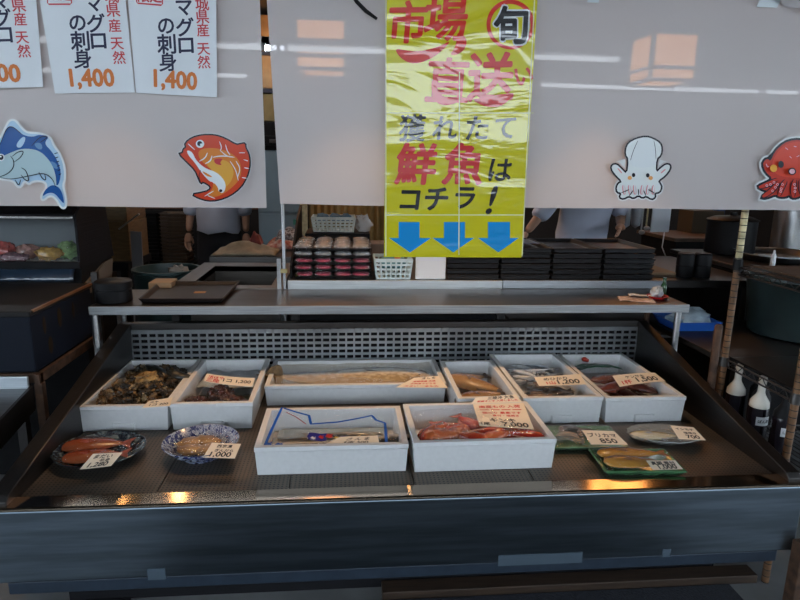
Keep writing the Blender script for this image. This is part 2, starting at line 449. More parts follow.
# ================================================================ STEEL SHELF OVER THE CASE
sh = thing('service_shelf', 'narrow stainless shelf on tubular legs running behind the fish display case', 'shelf', (0.23, 1.0, 0))
SZ = 0.881
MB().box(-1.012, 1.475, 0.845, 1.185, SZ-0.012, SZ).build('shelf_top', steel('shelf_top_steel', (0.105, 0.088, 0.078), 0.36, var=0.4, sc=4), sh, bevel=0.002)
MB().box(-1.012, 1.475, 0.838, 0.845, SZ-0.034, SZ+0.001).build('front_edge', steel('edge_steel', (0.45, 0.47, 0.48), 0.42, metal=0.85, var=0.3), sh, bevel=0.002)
for x, y, m in ((-1.0, 0.86, m_steel), (1.44, 0.86, m_steel), (-0.998, 1.16, m_steel), (1.46, 1.16, m_rust)):
    MB().tube([(x, y, 0), (x, y, SZ-0.012)], 0.0135, 14).build('leg', m, sh, smooth=True)

# ================================================================ FOAM BOXES
def foam_box(label, x0, x1, y0, y1, h, z0=DZ+0.0005, rz=0.0, notch=True, wall=0.019):
    cx, cy = (x0+x1)/2, (y0+y1)/2; w, d = (x1-x0)/2, (y1-y0)/2
    t = thing('foam_box', label, 'box', (cx, cy, z0), 'foam fish boxes in the display case', rz)
    tp = 0.007
    def ring(a, b, z): return [(-a, -b, z), (a, -b, z), (a, b, z), (-a, b, z)]
    rings = [ring(w-tp, d-tp, 0), ring(w-0.002, d-0.002, h-0.016), ring(w, d, h-0.014), ring(w, d, h), ring(w-wall, d-wall, h), ring(w-wall-0.008, d-wall-0.008, 0.016)]
    mb = MB(); vs = [v for r in rings for v in r]
    fs = [(3, 2, 1, 0), (20, 21, 22, 23)]
    for i in range(5):
        for k in range(4): fs.append((i*4+k, i*4+(k+1) % 4, (i+1)*4+(k+1) % 4, (i+1)*4+k))
    mb.add(vs, fs)
    mb.build('body', m_foam, t, bevel=0.0045, seg=3, local=True, smooth=True)
    if notch:
        MB().box(-0.038, 0.038, -d-0.0035, -d+0.0095, 0.002, 0.032).build('grip_tab', m_foam, t, local=True, bevel=0.002)
        for s in (0.0, ):
            MB().box(s-0.02, s+0.02, -d-0.003, -d+0.006, h-0.016, h-0.001).build('rim_tab', m_foam, t, local=True, bevel=0.002)
    return t
foam_box('white foam box heaped with brown oysters, leftmost of the back row', -0.944, -0.632, 0.503, 1.035, 0.097)
foam_box('white foam box of dark red sea squirts, between the oysters and the long box', -0.627, -0.335, 0.503, 1.015, 0.102)
foam_box('long white foam box holding one large pale fish in the back row', -0.322, 0.404, 0.712, 1.040, 0.085, notch=False)
foam_box('white foam box of brown fish, half hidden behind the box of red fish', 0.412, 0.648, 0.50, 0.945, 0.105, notch=False)
foam_box('white foam box of a tangle of thin silvery fish in the back row', 0.656, 0.966, 0.492, 1.036, 0.105)
foam_box('white foam box of reddish squid and green wrapping, rightmost of the back row', 0.974, 1.292, 0.487, 1.032, 0.102)
foam_box('white foam box in front holding long fish in a blue-edged plastic bag', -0.281, 0.193, 0.157, 0.466, 0.095, notch=False)
foam_box('white foam box in front filled with red rockfish', 0.205, 0.664, 0.150, 0.466, 0.103, notch=False, rz=0.01)

# ================================================================ FISH
def fish_mat(name, back, belly, rough=0.25, side=None):
    """countershaded skin: the colours belong to the fish's own back and belly"""
    m = bpy.data.materials.new(name); m.use_nodes = True
    L = m.node_tree.links; p = m.node_tree.nodes['Principled BSDF']
    at_ = nd(m, 'ShaderNodeAttribute', attribute_name='girth')
    nz = nd(m, 'ShaderNodeTexNoise'); nz.inputs['Scale'].default_value = 45; nz.inputs['Detail'].default_value = 4
    tc = nd(m, 'ShaderNodeTexCoord'); L.new(tc.outputs['Object'], nz.inputs['Vector'])
    ad = nd(m, 'ShaderNodeMath', operation='MULTIPLY_ADD'); ad.inputs[1].default_value = 0.9; L.new(nz.outputs['Fac'], ad.inputs[0]); 
    sb = nd(m, 'ShaderNodeMath', operation='SUBTRACT'); sb.inputs[1].default_value = 0.45
    L.new(at_.outputs['Fac'], sb.inputs[0]); L.new(sb.outputs[0], ad.inputs[2])
    rp = nd(m, 'ShaderNodeValToRGB'); e = rp.color_ramp.elements
    e[0].position = 0.25; e[0].color = (*belly, 1); e[1].position = 0.8; e[1].color = (*back, 1)
    if side:
        k = e.new(0.55); k.color = (*side, 1)
    L.new(ad.outputs[0], rp.inputs['Fac']); L.new(rp.outputs['Color'], p.inputs['Base Color'])
    b = nd(m, 'ShaderNodeBump'); b.inputs['Strength'].default_value = 0.15; b.inputs['Distance'].default_value = 0.004
    vo = nd(m, 'ShaderNodeTexVoronoi'); vo.inputs['Scale'].default_value = 160; L.new(tc.outputs['Object'], vo.inputs['Vector'])
    L.new(vo.outputs['Distance'], b.inputs['Height']); L.new(b.outputs['Normal'], p.inputs['Normal'])
    p.inputs['Roughness'].default_value = rough
    p.inputs['Coat Weight'].default_value = 0.4; p.inputs['Coat Roughness'].default_value = 0.1
    return m
m_eye_w = mat('fish_eye', (0.55, 0.52, 0.42), 0.15); m_eye_b = mat('fish_pupil', (0.005, 0.005, 0.006), 0.1)

def fish(name, label, cat, L, H, Wd, mats, loc, rz=0.0, bend=0.0, wave=0.0, lift=0.0, group=None, tail=1.0, dorsal=1.0, tilt=0.0, head=0.24):
    """a whole fish lying on its side; nose at -x, back towards +y. mats = skin, fin"""
    mb = MB(); NS, NK = 26, 14; girth = []
    def spine(t):
        x = (t-0.5)*L
        return Vector((x, bend*L*(4*(t-0.5)**2)+wave*L*math.sin(2*PI*t), lift*max(0, (t-0.55))**2*L*4))
    bl = 0.86
    for i in range(NS+1):
        t = i/NS; c = spine(t*bl)
        a = max(0.0, math.sin(PI*min(1, (t*0.93+0.015)**0.62)))**0.75
        h = H/2*max(0.16 if t > 0.5 else 0.05, a); w = Wd/2*max(0.10, a)
        if t == 0: h = H*0.04; w = Wd*0.06
        for k in range(NK):
            an = 2*PI*k/NK
            mb.v.append((c.x, c.y+h*math.sin(an), c.z+w*math.cos(an)+Wd/2)); girth.append(0.5+0.5*math.sin(an))
    for i in range(NS):
        for k in range(NK): mb.f.append((i*NK+k, i*NK+(k+1) % NK, (i+1)*NK+(k+1) % NK, (i+1)*NK+k)); mb.m.append(0)
    mb.f.append(tuple(range(NK))); mb.m.append(0); mb.f.append(tuple(NS*NK+k for k in range(NK))[::-1]); mb.m.append(0)
    def fin(pts):                       # pts (t along, offset in y) -> thin solid fin
        q = [spine(t)+Vector((0, y, Wd/2-0.0012)) for t, y in pts]
        n0 = len(mb.v); mb.prism(q, (0, 0, 0.0024), 1); girth.extend([0.5]*(len(mb.v)-n0))
    fin([(0.82, -0.05*H), (0.80, 0.0), (0.82, 0.05*H), (0.93, 0.34*H*tail), (1.0, 0.46*H*tail), (0.955, 0.0), (1.0, -0.46*H*tail), (0.93, -0.34*H*tail)])
    if dorsal:
        fin([(0.28, 0.40*H), (0.36, 0.62*H*dorsal), (0.45, 0.60*H*dorsal), (0.58, 0.55*H*dorsal), (0.70, 0.36*H), (0.72, 0.15*H), (0.45, 0.30*H)])
        fin([(0.52, -0.36*H), (0.60, -0.54*H*dorsal), (0.70, -0.34*H), (0.70, -0.12*H)])
        n0 = len(mb.v)
        mb.prism([spine(0.25)+Vector((0, -0.06*H, Wd*0.93)), spine(0.38)+Vector((0, -0.02*H, Wd*0.99)), spine(0.40)+Vector((0, -0.22*H, Wd*0.90)), spine(0.30)+Vector((0, -0.2*H, Wd*0.86))], (0, 0, 0.002), 1)
        girth.extend([0.5]*(len(mb.v)-n0))
    for s in (1, -1):                   # eyes
        c = spine(0.085)+Vector((0, 0.10*H, Wd/2+s*Wd*0.30))
        n0 = len(mb.v); mb.ell(c, (H*0.065, H*0.065, Wd*0.06), 2, nu=10, nv=6); mb.ell(c+Vector((0, 0, s*Wd*0.03)), (H*0.035, H*0.035, Wd*0.045), 3, nu=8, nv=6)
        girth.extend([0.5]*(len(mb.v)-n0))
    R = Matrix.Rotation(tilt, 4, 'Y')
    mb.v = [tuple(R @ Vector(v)) for v in mb.v]
    o = mb.build(name, [mats[0], mats[1], m_eye_w, m_eye_b], smooth=True, normals=False)
    a = o.data.attributes.new('girth', 'FLOAT', 'POINT')
    a.data.foreach_set('value', girth[:len(o.data.vertices)])
    b = bmesh.new(); b.from_mesh(o.data); bmesh.ops.recalc_face_normals(b, faces=b.faces); b.to_mesh(o.data); b.free()
    o.location = loc; o.rotation_euler = (0, 0, rz)
    return tag(o, label, cat, group)

def copy_of(o, loc, rot, label=None, scale=None):
    c = o.copy(); COL.objects.link(c); c.location = loc; c.rotation_euler = rot
    if scale: c.scale = scale
    if label: c['label'] = label
    for ch in o.children:
        k = ch.copy(); COL.objects.link(k); k.parent = c
    return c

# oysters ------------------------------------------------------------------
m_oyster = [mat('oyster_shell', (0.22, 0.12, 0.048), 0.42, var=0.9, scale=38, bump=0.9, col2=(0.012, 0.009, 0.006), coat=0.3),
            mat('oyster_shell_pale', (0.38, 0.25, 0.115), 0.42, var=0.9, scale=34, bump=0.9, col2=(0.03, 0.02, 0.01), coat=0.3),
            mat('oyster_shell_dark', (0.06, 0.042, 0.026), 0.42, var=0.9, scale=40, bump=0.9, col2=(0.006, 0.006, 0.005), coat=0.3)]
osh = []
for k in range(6):
    mb = MB(); mb.ell((0, 0, 0), (0.026, 0.018, 0.0095), 0, rough=0.8, nu=20, nv=12, seed=k+1, nsc=4.6)
    for i, v in enumerate(mb.v):                 # ruffled layered rim
        v = Vector(v); r = math.hypot(v.x/0.026, v.y/0.018)
        v.z += 0.005*noise.noise(v*170+Vector((k, 0, 0)))+0.0035*math.sin(r*17); mb.v[i] = tuple(v)
    osh.append(mb.build('oyster', m_oyster[k % 3], smooth=True))
    tag(osh[-1], 'brown ruffled oyster in the heap filling the leftmost foam box', 'oyster', 'oysters in the leftmost foam box')
cnt = 0
for lay, (n, zz) in enumerate(((80, 0.548), (84, 0.566), (80, 0.584))):
    for i in range(n):
        u = random.random(); v = random.random()
        x = -0.908+u*0.240; y = 0.535+v*0.45
        if lay == 2: y = 0.545+v*0.41
        z = zz+random.uniform(-0.003, 0.006)
        rot = (random.uniform(-.7, .7), random.uniform(-.6, .6), random.uniform(0, 6.28))
        if cnt < 6: o = osh[cnt]; o.location = (x, y, z); o.rotation_euler = rot
        else: o = copy_of(osh[cnt % 6], (x, y, z), rot)
        q = random.uniform(0.75, 1.1); o.scale = (q, q, q); cnt += 1
# two long black clams and one pale open shell at the back of the heap
m_mussel = mat('black_shell', (0.018, 0.018, 0.014), 0.35, var=0.5, scale=30, bump=0.3)
for i, (px, py, rz, lb) in enumerate(((157, 371, 0.5, 'long black shell lying at the back of the oyster heap, left one'), (181, 376, 0.1, 'long black shell lying at the back of the oyster heap, right one'))):
    p = at(px, py, Z=0.602)
    mb = MB(); mb.ell((0, 0, 0), (0.058, 0.022, 0.013), 0, rough=0.35, nu=20, nv=12, seed=20+i, nsc=1.6)
    o = mb.build('long_shell', m_mussel, smooth=True); o.location = p; o.rotation_euler = (0.2, 0.25, -rz)
    tag(o, lb, 'shell')
p = at(146.5, 378, Z=0.602); mb = MB()
mb.ell((0, 0, 0), (0.042, 0.033, 0.017), 0, rough=0.6, nu=24, nv=14, seed=31, nsc=3.5)
o = mb.build('open_oyster', mat('ochre_shell', (0.42, 0.26, 0.09), 0.4, var=0.8, scale=40, bump=0.8, col2=(0.10, 0.055, 0.02)), smooth=True); o.location = p; o.rotation_euler = (0.35, 0, 0.3)
tag(o, 'large ochre oyster shell lying on top of the oyster heap', 'oyster')

# sea squirts in a bag -----------------------------------------------------
m_squirt = mat('sea_squirt_skin', (0.10, 0.022, 0.014), 0.35, var=0.8, scale=30, bump=0.9, coat=0.4)
for i, (x, y, rx, lb) in enumerate(((-0.555, 0.585, 0.052, 'left dark red lumpy sea squirt in the bagged foam box'), (-0.430, 0.590, 0.056, 'right dark red lumpy sea squirt in the bagged foam box'), (-0.49, 0.70, 0.05, 'dark red sea squirt behind the front pair in the bagged foam box'))):
    mb = MB(); mb.ell((0, 0, 0), (rx, rx*0.95, 0.036), 0, rough=0.5, nu=26, nv=16, seed=40+i, nsc=5)
    for k in range(16):
        an = random.random()*6.28; e = random.uniform(0.2, 1.0); d = Vector((math.cos(an)*e, math.sin(an)*e, math.sqrt(max(0, 1-e*e))))
        mb.ell((d.x*rx*0.98, d.y*rx*0.93, d.z*0.034), (0.009, 0.009, 0.010), 0, nu=8, nv=6)
    o = mb.build('sea_squirt', m_squirt, smooth=True); o.location = (x, y, 0.556); tag(o, lb, 'sea squirt', 'sea squirts')
def film(name, label, x0, x1, y0, y1, z, amp, m, nu=36, nv=30, sc=9.0, seed=0, edge=0.01, fn=None, cat='plastic bag', rz=0.0):
    def g(u, v):
        x = x0+u*(x1-x0); y = y0+v*(y1-y0)
        e = min(u, 1-u, v, 1-v)*2
        zz = z+amp*noise.noise(Vector((x*sc, y*sc*0.8, seed)))+0.4*amp*noise.noise(Vector((x*sc*3, y*sc*2.6, seed+9)))-edge*(1-min(1, e*3))
        if fn: zz += fn(u, v)
        return (x, y, zz)
    c = ((x0+x1)/2, (y0+y1)/2, z)
    mb = MB().grid(g, nu, nv)
    o = mb.build(name, m, smooth=True, loc=c); o.data.polygons.foreach_set('use_smooth', [True]*len(o.data.polygons))
    return tag(o, label, cat)
m_bagdark = film_mat('grey_bag_film', fac=0.08, haze=0.16, scale=16)
film('plastic_bag', 'crumpled clear plastic bag over the dark red sea squirts', -0.600, -0.362, 0.535, 0.985, 0.590, 0.016, m_film, seed=3)
mb = MB().grid(lambda u, v: (-0.60+u*0.236, 0.78+v*0.20, 0.560+0.012*noise.noise(Vector((u*4, v*4, 5)))), 20, 16)
o = mb.build('bag_fold', mat('pale_grey_film', (0.42, 0.48, 0.50), 0.3, var=0.4, scale=14, bump=0.5), smooth=True, solid=0.001)
tag(o, 'pale folded end of a plastic bag at the back of the sea squirt box', 'plastic bag')
# dark green leaf under the squirts
mb = MB().grid(lambda u, v: (-0.60+u*0.236, 0.535+v*0.26, 0.522+0.006*noise.noise(Vector((u*5, v*5, 1)))), 16, 12)
o = mb.build('kelp_sheet', mat('dark_kelp', (0.012, 0.022, 0.014), 0.35, var=0.5, bump=0.3), smooth=True, solid=0.002); tag(o, 'dark green seaweed sheet lying under the sea squirts', 'seaweed')

# large pale fish ----------------------------------------------------------
mf_pale = fish_mat('pale_fish_skin', (0.34, 0.25, 0.14), (0.66, 0.56, 0.40), side=(0.58, 0.46, 0.28))
m_finbrown = mat('brown_fin', (0.20, 0.115, 0.045), 0.5, var=0.5, scale=60, bump=0.4)
fish('large_fish', 'large pale fish filling the long foam box, its brown tail over the left rim', 'fish', 0.74, 0.22, 0.07, (mf_pale, m_finbrown), (0.0, 0.855, 0.524), rz=PI, tail=0.20, dorsal=0.85, lift=0.055)
TF = [at(x, y, Y=0.86) for x, y in smooth_poly([(261.5, 384), (265, 374), (271, 366.5), (277, 364.5), (280, 370), (281, 379), (279, 387.5), (270, 387)], 2)]
o = MB().prism(TF, (0.012, 0.006, 0)).build('tail_fin', m_finbrown, bpy.data.objects['large_fish'], local=True, smooth=True, bevel=0.001)
o.matrix_parent_inverse = (Matrix.Translation((0.0, 0.855, 0.524)) @ Matrix.Rotation(PI, 4, 'Z')).inverted()
o['label'] = 'brown fan-shaped tail fin'
m_ice = film_mat('milky_sheet', fac=0.03, haze=0.22, tint=(1, 0.93, 0.82), scale=12, bump=0.3)
film('plastic_sheet', 'milky plastic sheet over the large pale fish in the long box', -0.288, 0.375, 0.745, 1.005, 0.585, 0.006, m_ice, seed=12, cat='plastic sheet', edge=0.006)

# brown fish in the half hidden box ---------------------------------------
mf_brown = fish_mat('brown_fish_skin', (0.10, 0.045, 0.015), (0.38, 0.22, 0.09), side=(0.27, 0.13, 0.04))
m_findark = mat('dark_fin', (0.05, 0.03, 0.018), 0.5, var=0.4, scale=60)
fish('brown_fish', 'upper brown fish in the box behind the red fish', 'fish', 0.30, 0.10, 0.055, (mf_brown, m_findark), (0.545, 0.745, 0.538), rz=-0.75, group='brown fish in the half hidden box')
fish('brown_fish', 'lower brown fish in the box behind the red fish, nearer the front', 'fish', 0.24, 0.10, 0.055, (mf_brown, m_findark), (0.525, 0.595, 0.545), rz=0.45, group='brown fish in the half hidden box')
fish('brown_fish', 'brown fish at the back of the box behind the red fish', 'fish', 0.22, 0.09, 0.05, (mf_brown, m_findark), (0.52, 0.855, 0.530), rz=0.3, group='brown fish in the half hidden box')
film('plastic_bag', 'clear plastic bag over the brown fish in the half hidden box', 0.434, 0.626, 0.53, 0.91, 0.604, 0.008, m_film, seed=21)

# thin silvery fish --------------------------------------------------------
mf_silver = fish_mat('silver_fish_skin', (0.06, 0.07, 0.08), (0.62, 0.64, 0.66), 0.22, side=(0.36, 0.39, 0.42))
mf_dull = fish_mat('dark_fish_skin', (0.03, 0.022, 0.018), (0.22, 0.14, 0.09), 0.25, side=(0.10, 0.06, 0.035))
m_finsilver = mat('silver_fin', (0.30, 0.31, 0.32), 0.4, var=0.3)
f0 = fish('thin_fish', 'thin silvery fish in the tangle at the back of its box', 'fish', 0.18, 0.026, 0.020, (mf_silver, m_finsilver), (0.80, 0.90, 0.56), group='thin silvery fish', dorsal=0.8, bend=0.12)
f1 = fish('thin_fish', 'thin silvery fish in the tangle at the back of its box', 'fish', 0.17, 0.026, 0.020, (mf_silver, m_finsilver), (0.85, 0.88, 0.56), rz=0.7, group='thin silvery fish', dorsal=0.8, bend=-0.16)
f2 = fish('thin_fish', 'dark brown thin fish lying at the front of the silvery fish box', 'fish', 0.17, 0.030, 0.022, (mf_dull, m_findark), (0.80, 0.60, 0.56), rz=0.2, group='dark thin fish', dorsal=0.8, bend=0.14)
for i in range(26):
    x = random.uniform(0.755, 0.865); y = random.uniform(0.76, 0.94); z = 0.522+0.0030*i*0.75
    copy_of((f0, f1)[i % 2], (x, y, z), (random.uniform(-.15, .15), random.uniform(-.12, .12), random.uniform(0, 6.28)))
for i in range(12):
    x = random.uniform(0.765, 0.855); y = random.uniform(0.60, 0.70); z = 0.522+0.0035*i
    copy_of(f2, (x, y, z), (random.uniform(-.15, .15), random.uniform(-.12, .12), random.uniform(-0.6, 0.6)+(PI if i % 2 else 0)))
film('plastic_bag', 'clear wrap crumpled over the thin silvery fish', 0.684, 0.938, 0.525, 1.00, 0.598, 0.009, m_film, seed=33)

# squid box ----------------------------------------------------------------
m_squid = mat('squid_skin', (0.20, 0.06, 0.04), 0.28, var=0.6, scale=35, bump=0.2, col2=(0.09, 0.02, 0.015), coat=0.6)
def squid(name, label, loc, rz, s=1.0):
    mb = MB(); NS, NK = 18, 14
    for i in range(NS+1):
        t = i/NS; r = 0.030*(0.08+0.92*min(1, t*2.2)**0.7)
        if t > 0.93: r *= 0.9
        for k in range(NK):
            an = 2*PI*k/NK; mb.v.append((-0.10+0.15*t, r*math.sin(an), 0.018+0.6*r*math.cos(an)))
    for i in range(NS):
        for k in range(NK): mb.f.append((i*NK+k, i*NK+(k+1) % NK, (i+1)*NK+(k+1) % NK, (i+1)*NK+k)); mb.m.append(0)
    mb.f.append(tuple(range(NK))); mb.m.append(0); mb.f.append(tuple(NS*NK+k for k in range(NK))[::-1]); mb.m.append(0)
    mb.prism([(-0.102, 0, 0.016), (-0.06, 0.05, 0.016), (-0.035, 0.03, 0.016), (-0.035, -0.03, 0.016), (-0.06, -0.05, 0.016)], (0, 0, 0.003))
    mb.ell((0.062, 0, 0.016), (0.020, 0.018, 0.014))
    for k in range(8):
        y = -0.014+0.004*k; q = random.uniform(-0.02, 0.02)
        mb.tube([(0.07, y, 0.012), (0.10, y*1.8+q*0.4, 0.010), (0.135, y*2.2+q, 0.008), (0.16, y*2+q*1.6, 0.007)], [0.0055, 0.005, 0.0035, 0.0015], 7)
    for y in (0.014, -0.014): mb.ell((0.062, y, 0.020), (0.006, 0.005, 0.006), 1, nu=8, nv=6)
    o = mb.build(name, [m_squid, m_eye_b], smooth=True); o.location = loc; o.rotation_euler = (0, 0, rz); o.scale = (s, s, s)
    return tag(o, label, 'squid', 'squid in the rightmost box')
sq = [((1.085, 0.60, 0.522), 1.3), ((1.145, 0.625, 0.530), 1.75), ((1.20, 0.595, 0.522), 1.5), ((1.11, 0.70, 0.550), 0.5), ((1.20, 0.715, 0.545), 2.2), ((1.14, 0.80, 0.545), 0.1)]
lb = ['reddish squid at the front left of the rightmost foam box', 'reddish squid at the front middle of the rightmost foam box', 'reddish squid at the front right of the rightmost foam box', 'reddish squid lying across, left, under the card of the rightmost box', 'reddish squid lying across, right, under the card of the rightmost box', 'reddish squid next to the green wrapping in the rightmost box']
for (l, r), t in zip(sq, lb): squid('squid', t, l, r)
mb = MB().grid(lambda u, v: (1.03+u*0.20, 0.89+v*0.105, 0.575+0.014*math.sin(u*PI)+0.008*noise.noise(Vector((u*5, v*5, 2)))-0.02*v), 22, 12)
o = mb.build('green_wrapper', mat('green_film', (0.02, 0.13, 0.06), 0.3, var=0.4, scale=18), smooth=True, solid=0.0015); tag(o, 'dark green plastic wrapper at the back of the rightmost foam box', 'wrapper')
mb = MB().ell((0, 0, 0), (0.013, 0.012, 0.010), 0, rough=0.4, seed=3); mb.ell((0.012, 0.003, -0.006), (0.010, 0.009, 0.009), 0, rough=0.4, seed=4)
p = at(587, 359, Z=0.602); o = mb.build('red_tag', mat('red_plastic', (0.42, 0.03, 0.015), 0.4), smooth=True, loc=None); o.location = (p.x, 0.985, 0.592); tag(o, 'small red clip on the green wrapper in the rightmost box', 'clip')
film('plastic_bag', 'pale clear wrap folded behind the card in the rightmost foam box', 1.00, 1.265, 0.70, 1.00, 0.587, 0.013, m_film_soft, seed=44)

# long fish in the blue-edged bag -----------------------------------------
mf_saury = fish_mat('saury_skin', (0.03, 0.035, 0.04), (0.42, 0.40, 0.35), 0.22, side=(0.28, 0.27, 0.25))
fish('long_fish', 'upper long silvery fish in the blue-edged bag', 'fish', 0.30, 0.045, 0.030, (mf_saury, m_finsilver), (0.065, 0.262, 0.548), rz=0.10+PI, group='long fish in the blue-edged bag', wave=0.015)
fish('long_fish', 'lower long silvery fish in the blue-edged bag, nearer the front left', 'fish', 0.28, 0.040, 0.030, (mf_saury, m_finsilver), (-0.115, 0.225, 0.546), rz=0.05, group='long fish in the blue-edged bag', wave=-0.02)
fish('long_fish', 'long silvery fish behind the other two in the blue-edged bag', 'fish', 0.28, 0.040, 0.028, (mf_saury, m_finsilver), (-0.01, 0.32, 0.540), rz=PI-0.06, group='long fish in the blue-edged bag')
bag = thing('plastic_bag', 'clear plastic bag printed with blue edge lines over the long fish', 'plastic bag', (-0.045, 0.30, 0.56))
def bagz(x, y): return 0.588+0.009*noise.noise(Vector((x*9, y*9, 7)))+0.02*max(0, (y-0.3)/0.15)
mb = MB().grid(lambda u, v: (-0.252+u*0.412, 0.185+v*0.245, bagz(-0.252+u*0.412, 0.185+v*0.245)), 40, 26)
mb.build('film', m_film_soft, bag, smooth=True)
m_blueprint = mat('blue_print', (0.004, 0.085, 0.42), 0.5, spec=0.1); m_redprint = mat('red_print', (0.42, 0.02, 0.02), 0.5, spec=0.1); m_navyprint = mat('navy_print', (0.006, 0.012, 0.20), 0.5, spec=0.1)
def bag_line(pix, w, m, name):
    pts = []
    for i in range(len(pix)-1):
        for k in range(6):
            a = Vector(pix[i]).lerp(Vector(pix[i+1]), k/6); pts.append(a)
    pts.append(Vector(pix[-1])); L = []
    for q in pts:
        p = at(q.x, q.y, Z=0.585)
        for _ in range(4): p = at(q.x, q.y, Z=bagz(p.x, p.y)+0.003)
        L.append(p)
    mb = MB(); vs = []
    for i, p in enumerate(L):
        t = (L[min(i+1, len(L)-1)]-L[max(0, i-1)]).normalized(); n = Vector((-t.y, t.x, 0)).normalized()
        vs += [p+n*w/2, p-n*w/2]
    mb.add(vs, [(2*i, 2*i+1, 2*i+3, 2*i+2) for i in range(len(L)-1)])
    return mb.build(name, m, bag, solid=0.0005)
bag_line([(265, 445), (271, 431), (282, 407.5), (296, 412), (309, 415.5), (311, 424), (338, 422), (355, 419), (372, 415.5), (376, 420), (385, 423), (386.5, 443)], 0.0090, m_blueprint, 'blue_edge_print')
bag_line([(286, 412), (296, 417), (306, 424)], 0.003, m_redprint, 'red_print')
def bag_patch(cx, cy, w, h, m, name, z=0.0):
    p = at(cx, cy, Z=0.585)
    for _ in range(4): p = at(cx, cy, Z=bagz(p.x, p.y)+0.004+z)
    MB().grid(lambda u, v: (p.x+(u-.5)*w+0.003*math.sin(v*9), p.y+(v-.5)*h+0.003*math.sin(u*7), bagz(p.x+(u-.5)*w, p.y+(v-.5)*h)+0.004+z), 8, 6).build(name, m, bag, solid=0.0005)
bag_patch(317, 437, 0.058, 0.046, m_navyprint, 'navy_print'); bag_patch(313, 438, 0.012, 0.014, mat('pale_print', (0.6, 0.62, 0.7), 0.4), 'pale_print', 0.001); bag_patch(321, 437, 0.013, 0.016, m_redprint, 'red_print', 0.001)
bag_patch(329, 436, 0.020, 0.020, m_redprint, 'red_print'); bag_patch(336, 437.5, 0.010, 0.010, mat('yellow_print', (0.6, 0.42, 0.05), 0.4), 'yellow_print'); bag_patch(343, 437, 0.012, 0.012, m_navyprint, 'navy_print')
bag_patch(268, 444, 0.018, 0.020, m_blueprint, 'blue_edge_print'); bag_patch(279, 444, 0.020, 0.014, m_blueprint, 'blue_edge_print')
mb = MB().grid(lambda u, v: (-0.235+u*0.38, 0.36+v*0.07, 0.530+0.004*noise.noise(Vector((u*5, v*5, 4)))), 16, 6)
o = mb.build('ice_sheet', mat('pale_blue_liner', (0.34, 0.46, 0.56), 0.3, var=0.3), smooth=True, solid=0.002); tag(o, 'pale blue plastic liner at the back of the box of long fish', 'liner')

# red rockfish -------------------------------------------------------------
mf_red = fish_mat('rockfish_skin', (0.30, 0.014, 0.006), (0.52, 0.11, 0.035), 0.22, side=(0.46, 0.040, 0.012))
m_finred = mat('red_fin', (0.48, 0.10, 0.05), 0.35, var=0.5, scale=60)
rf = fish('red_rockfish', 'orange-red rockfish packed in the front right foam box', 'fish', 0.15, 0.058, 0.036, (mf_red, m_finred), (0.31, 0.24, 0.540), rz=0.4, group='red rockfish')
for x, y, z, r in ((0.40, 0.215, 0.565, 2.6), (0.50, 0.22, 0.568, 0.5), (0.28, 0.26, 0.567, 1.2), (0.57, 0.215, 0.566, 2.9), (0.43, 0.225, 0.527, 2.9), (0.54, 0.235, 0.527, 0.2), (0.33, 0.33, 0.535, 3.4), (0.45, 0.32, 0.548, 0.1), (0.545, 0.33, 0.54, 2.7), (0.37, 0.28, 0.556, 1.0), (0.49, 0.26, 0.553, 2.4), (0.35, 0.235, 0.556, -0.3), (0.545, 0.25, 0.556, 3.3), (0.30, 0.30, 0.550, 0.7), (0.42, 0.35, 0.555, 2.0), (0.60, 0.30, 0.545, 1.4), (0.33, 0.235, 0.566, 0.1), (0.45, 0.235, 0.568, 3.0)):
    copy_of(rf, (x, y, z+0.008), (random.uniform(-.2, .2), random.uniform(-.1, .1), r))
film('plastic_bag', 'clear plastic bag over the red rockfish', 0.236, 0.634, 0.182, 0.432, 0.614, 0.012, m_film, seed=55, edge=0.02)
mb = MB().grid(lambda u, v: (0.585+u*0.05, 0.19+v*0.16, 0.535+0.03*u+0.01*noise.noise(Vector((u*5, v*5, 4)))), 8, 12)
o = mb.build('green_leaf', mat('green_leaf', (0.03, 0.10, 0.04), 0.4, var=0.4), smooth=True, solid=0.0015); tag(o, 'dark green leaf in the right corner of the rockfish box', 'leaf')

# ================================================================ PLATES
def plate(name, label, c, r, h, mats, sy=1.0):
    t = thing(name, label, 'plate', (c[0], c[1], DZ))
    prof = [(r*0.55, 0.0), (r*0.58, 0.004), (r*0.80, h*0.45), (r*0.985, h*0.92), (r, h*0.97), (r*0.99, h), (r*0.965, h*0.97), (r*0.78, h*0.55), (r*0.55, 0.010), (0.0001, 0.008)]
    MB().lathe(prof, seg=64, sy=sy).build('dish', mats, t, smooth=True, local=True)
    return t
def painted(name, base, ink, scale, thr=0.5, ring=None, rough=0.15):
    """brush-painted china: voronoi/noise pattern in glaze colours"""
    m = bpy.data.materials.new(name); m.use_nodes = True
    L = m.node_tree.links; p = m.node_tree.nodes['Principled BSDF']
    tc = nd(m, 'ShaderNodeTexCoord'); nz = nd(m, 'ShaderNodeTexNoise'); nz.inputs['Scale'].default_value = scale; nz.inputs['Detail'].default_value = 3; nz.inputs['Distortion'].default_value = 2.5
    L.new(tc.outputs['Object'], nz.inputs['Vector'])
    rp = nd(m, 'ShaderNodeValToRGB'); e = rp.color_ramp.elements
    e[0].position = thr-0.03; e[0].color = (*ink, 1); e[1].position = thr+0.03; e[1].color = (*base, 1)
    if ring: k = e.new(min(0.99, thr+0.12)); k.color = (*ring, 1)
    L.new(nz.outputs['Fac'], rp.inputs['Fac']); L.new(rp.outputs['Color'], p.inputs['Base Color'])
    p.inputs['Roughness'].default_value = rough
    return m
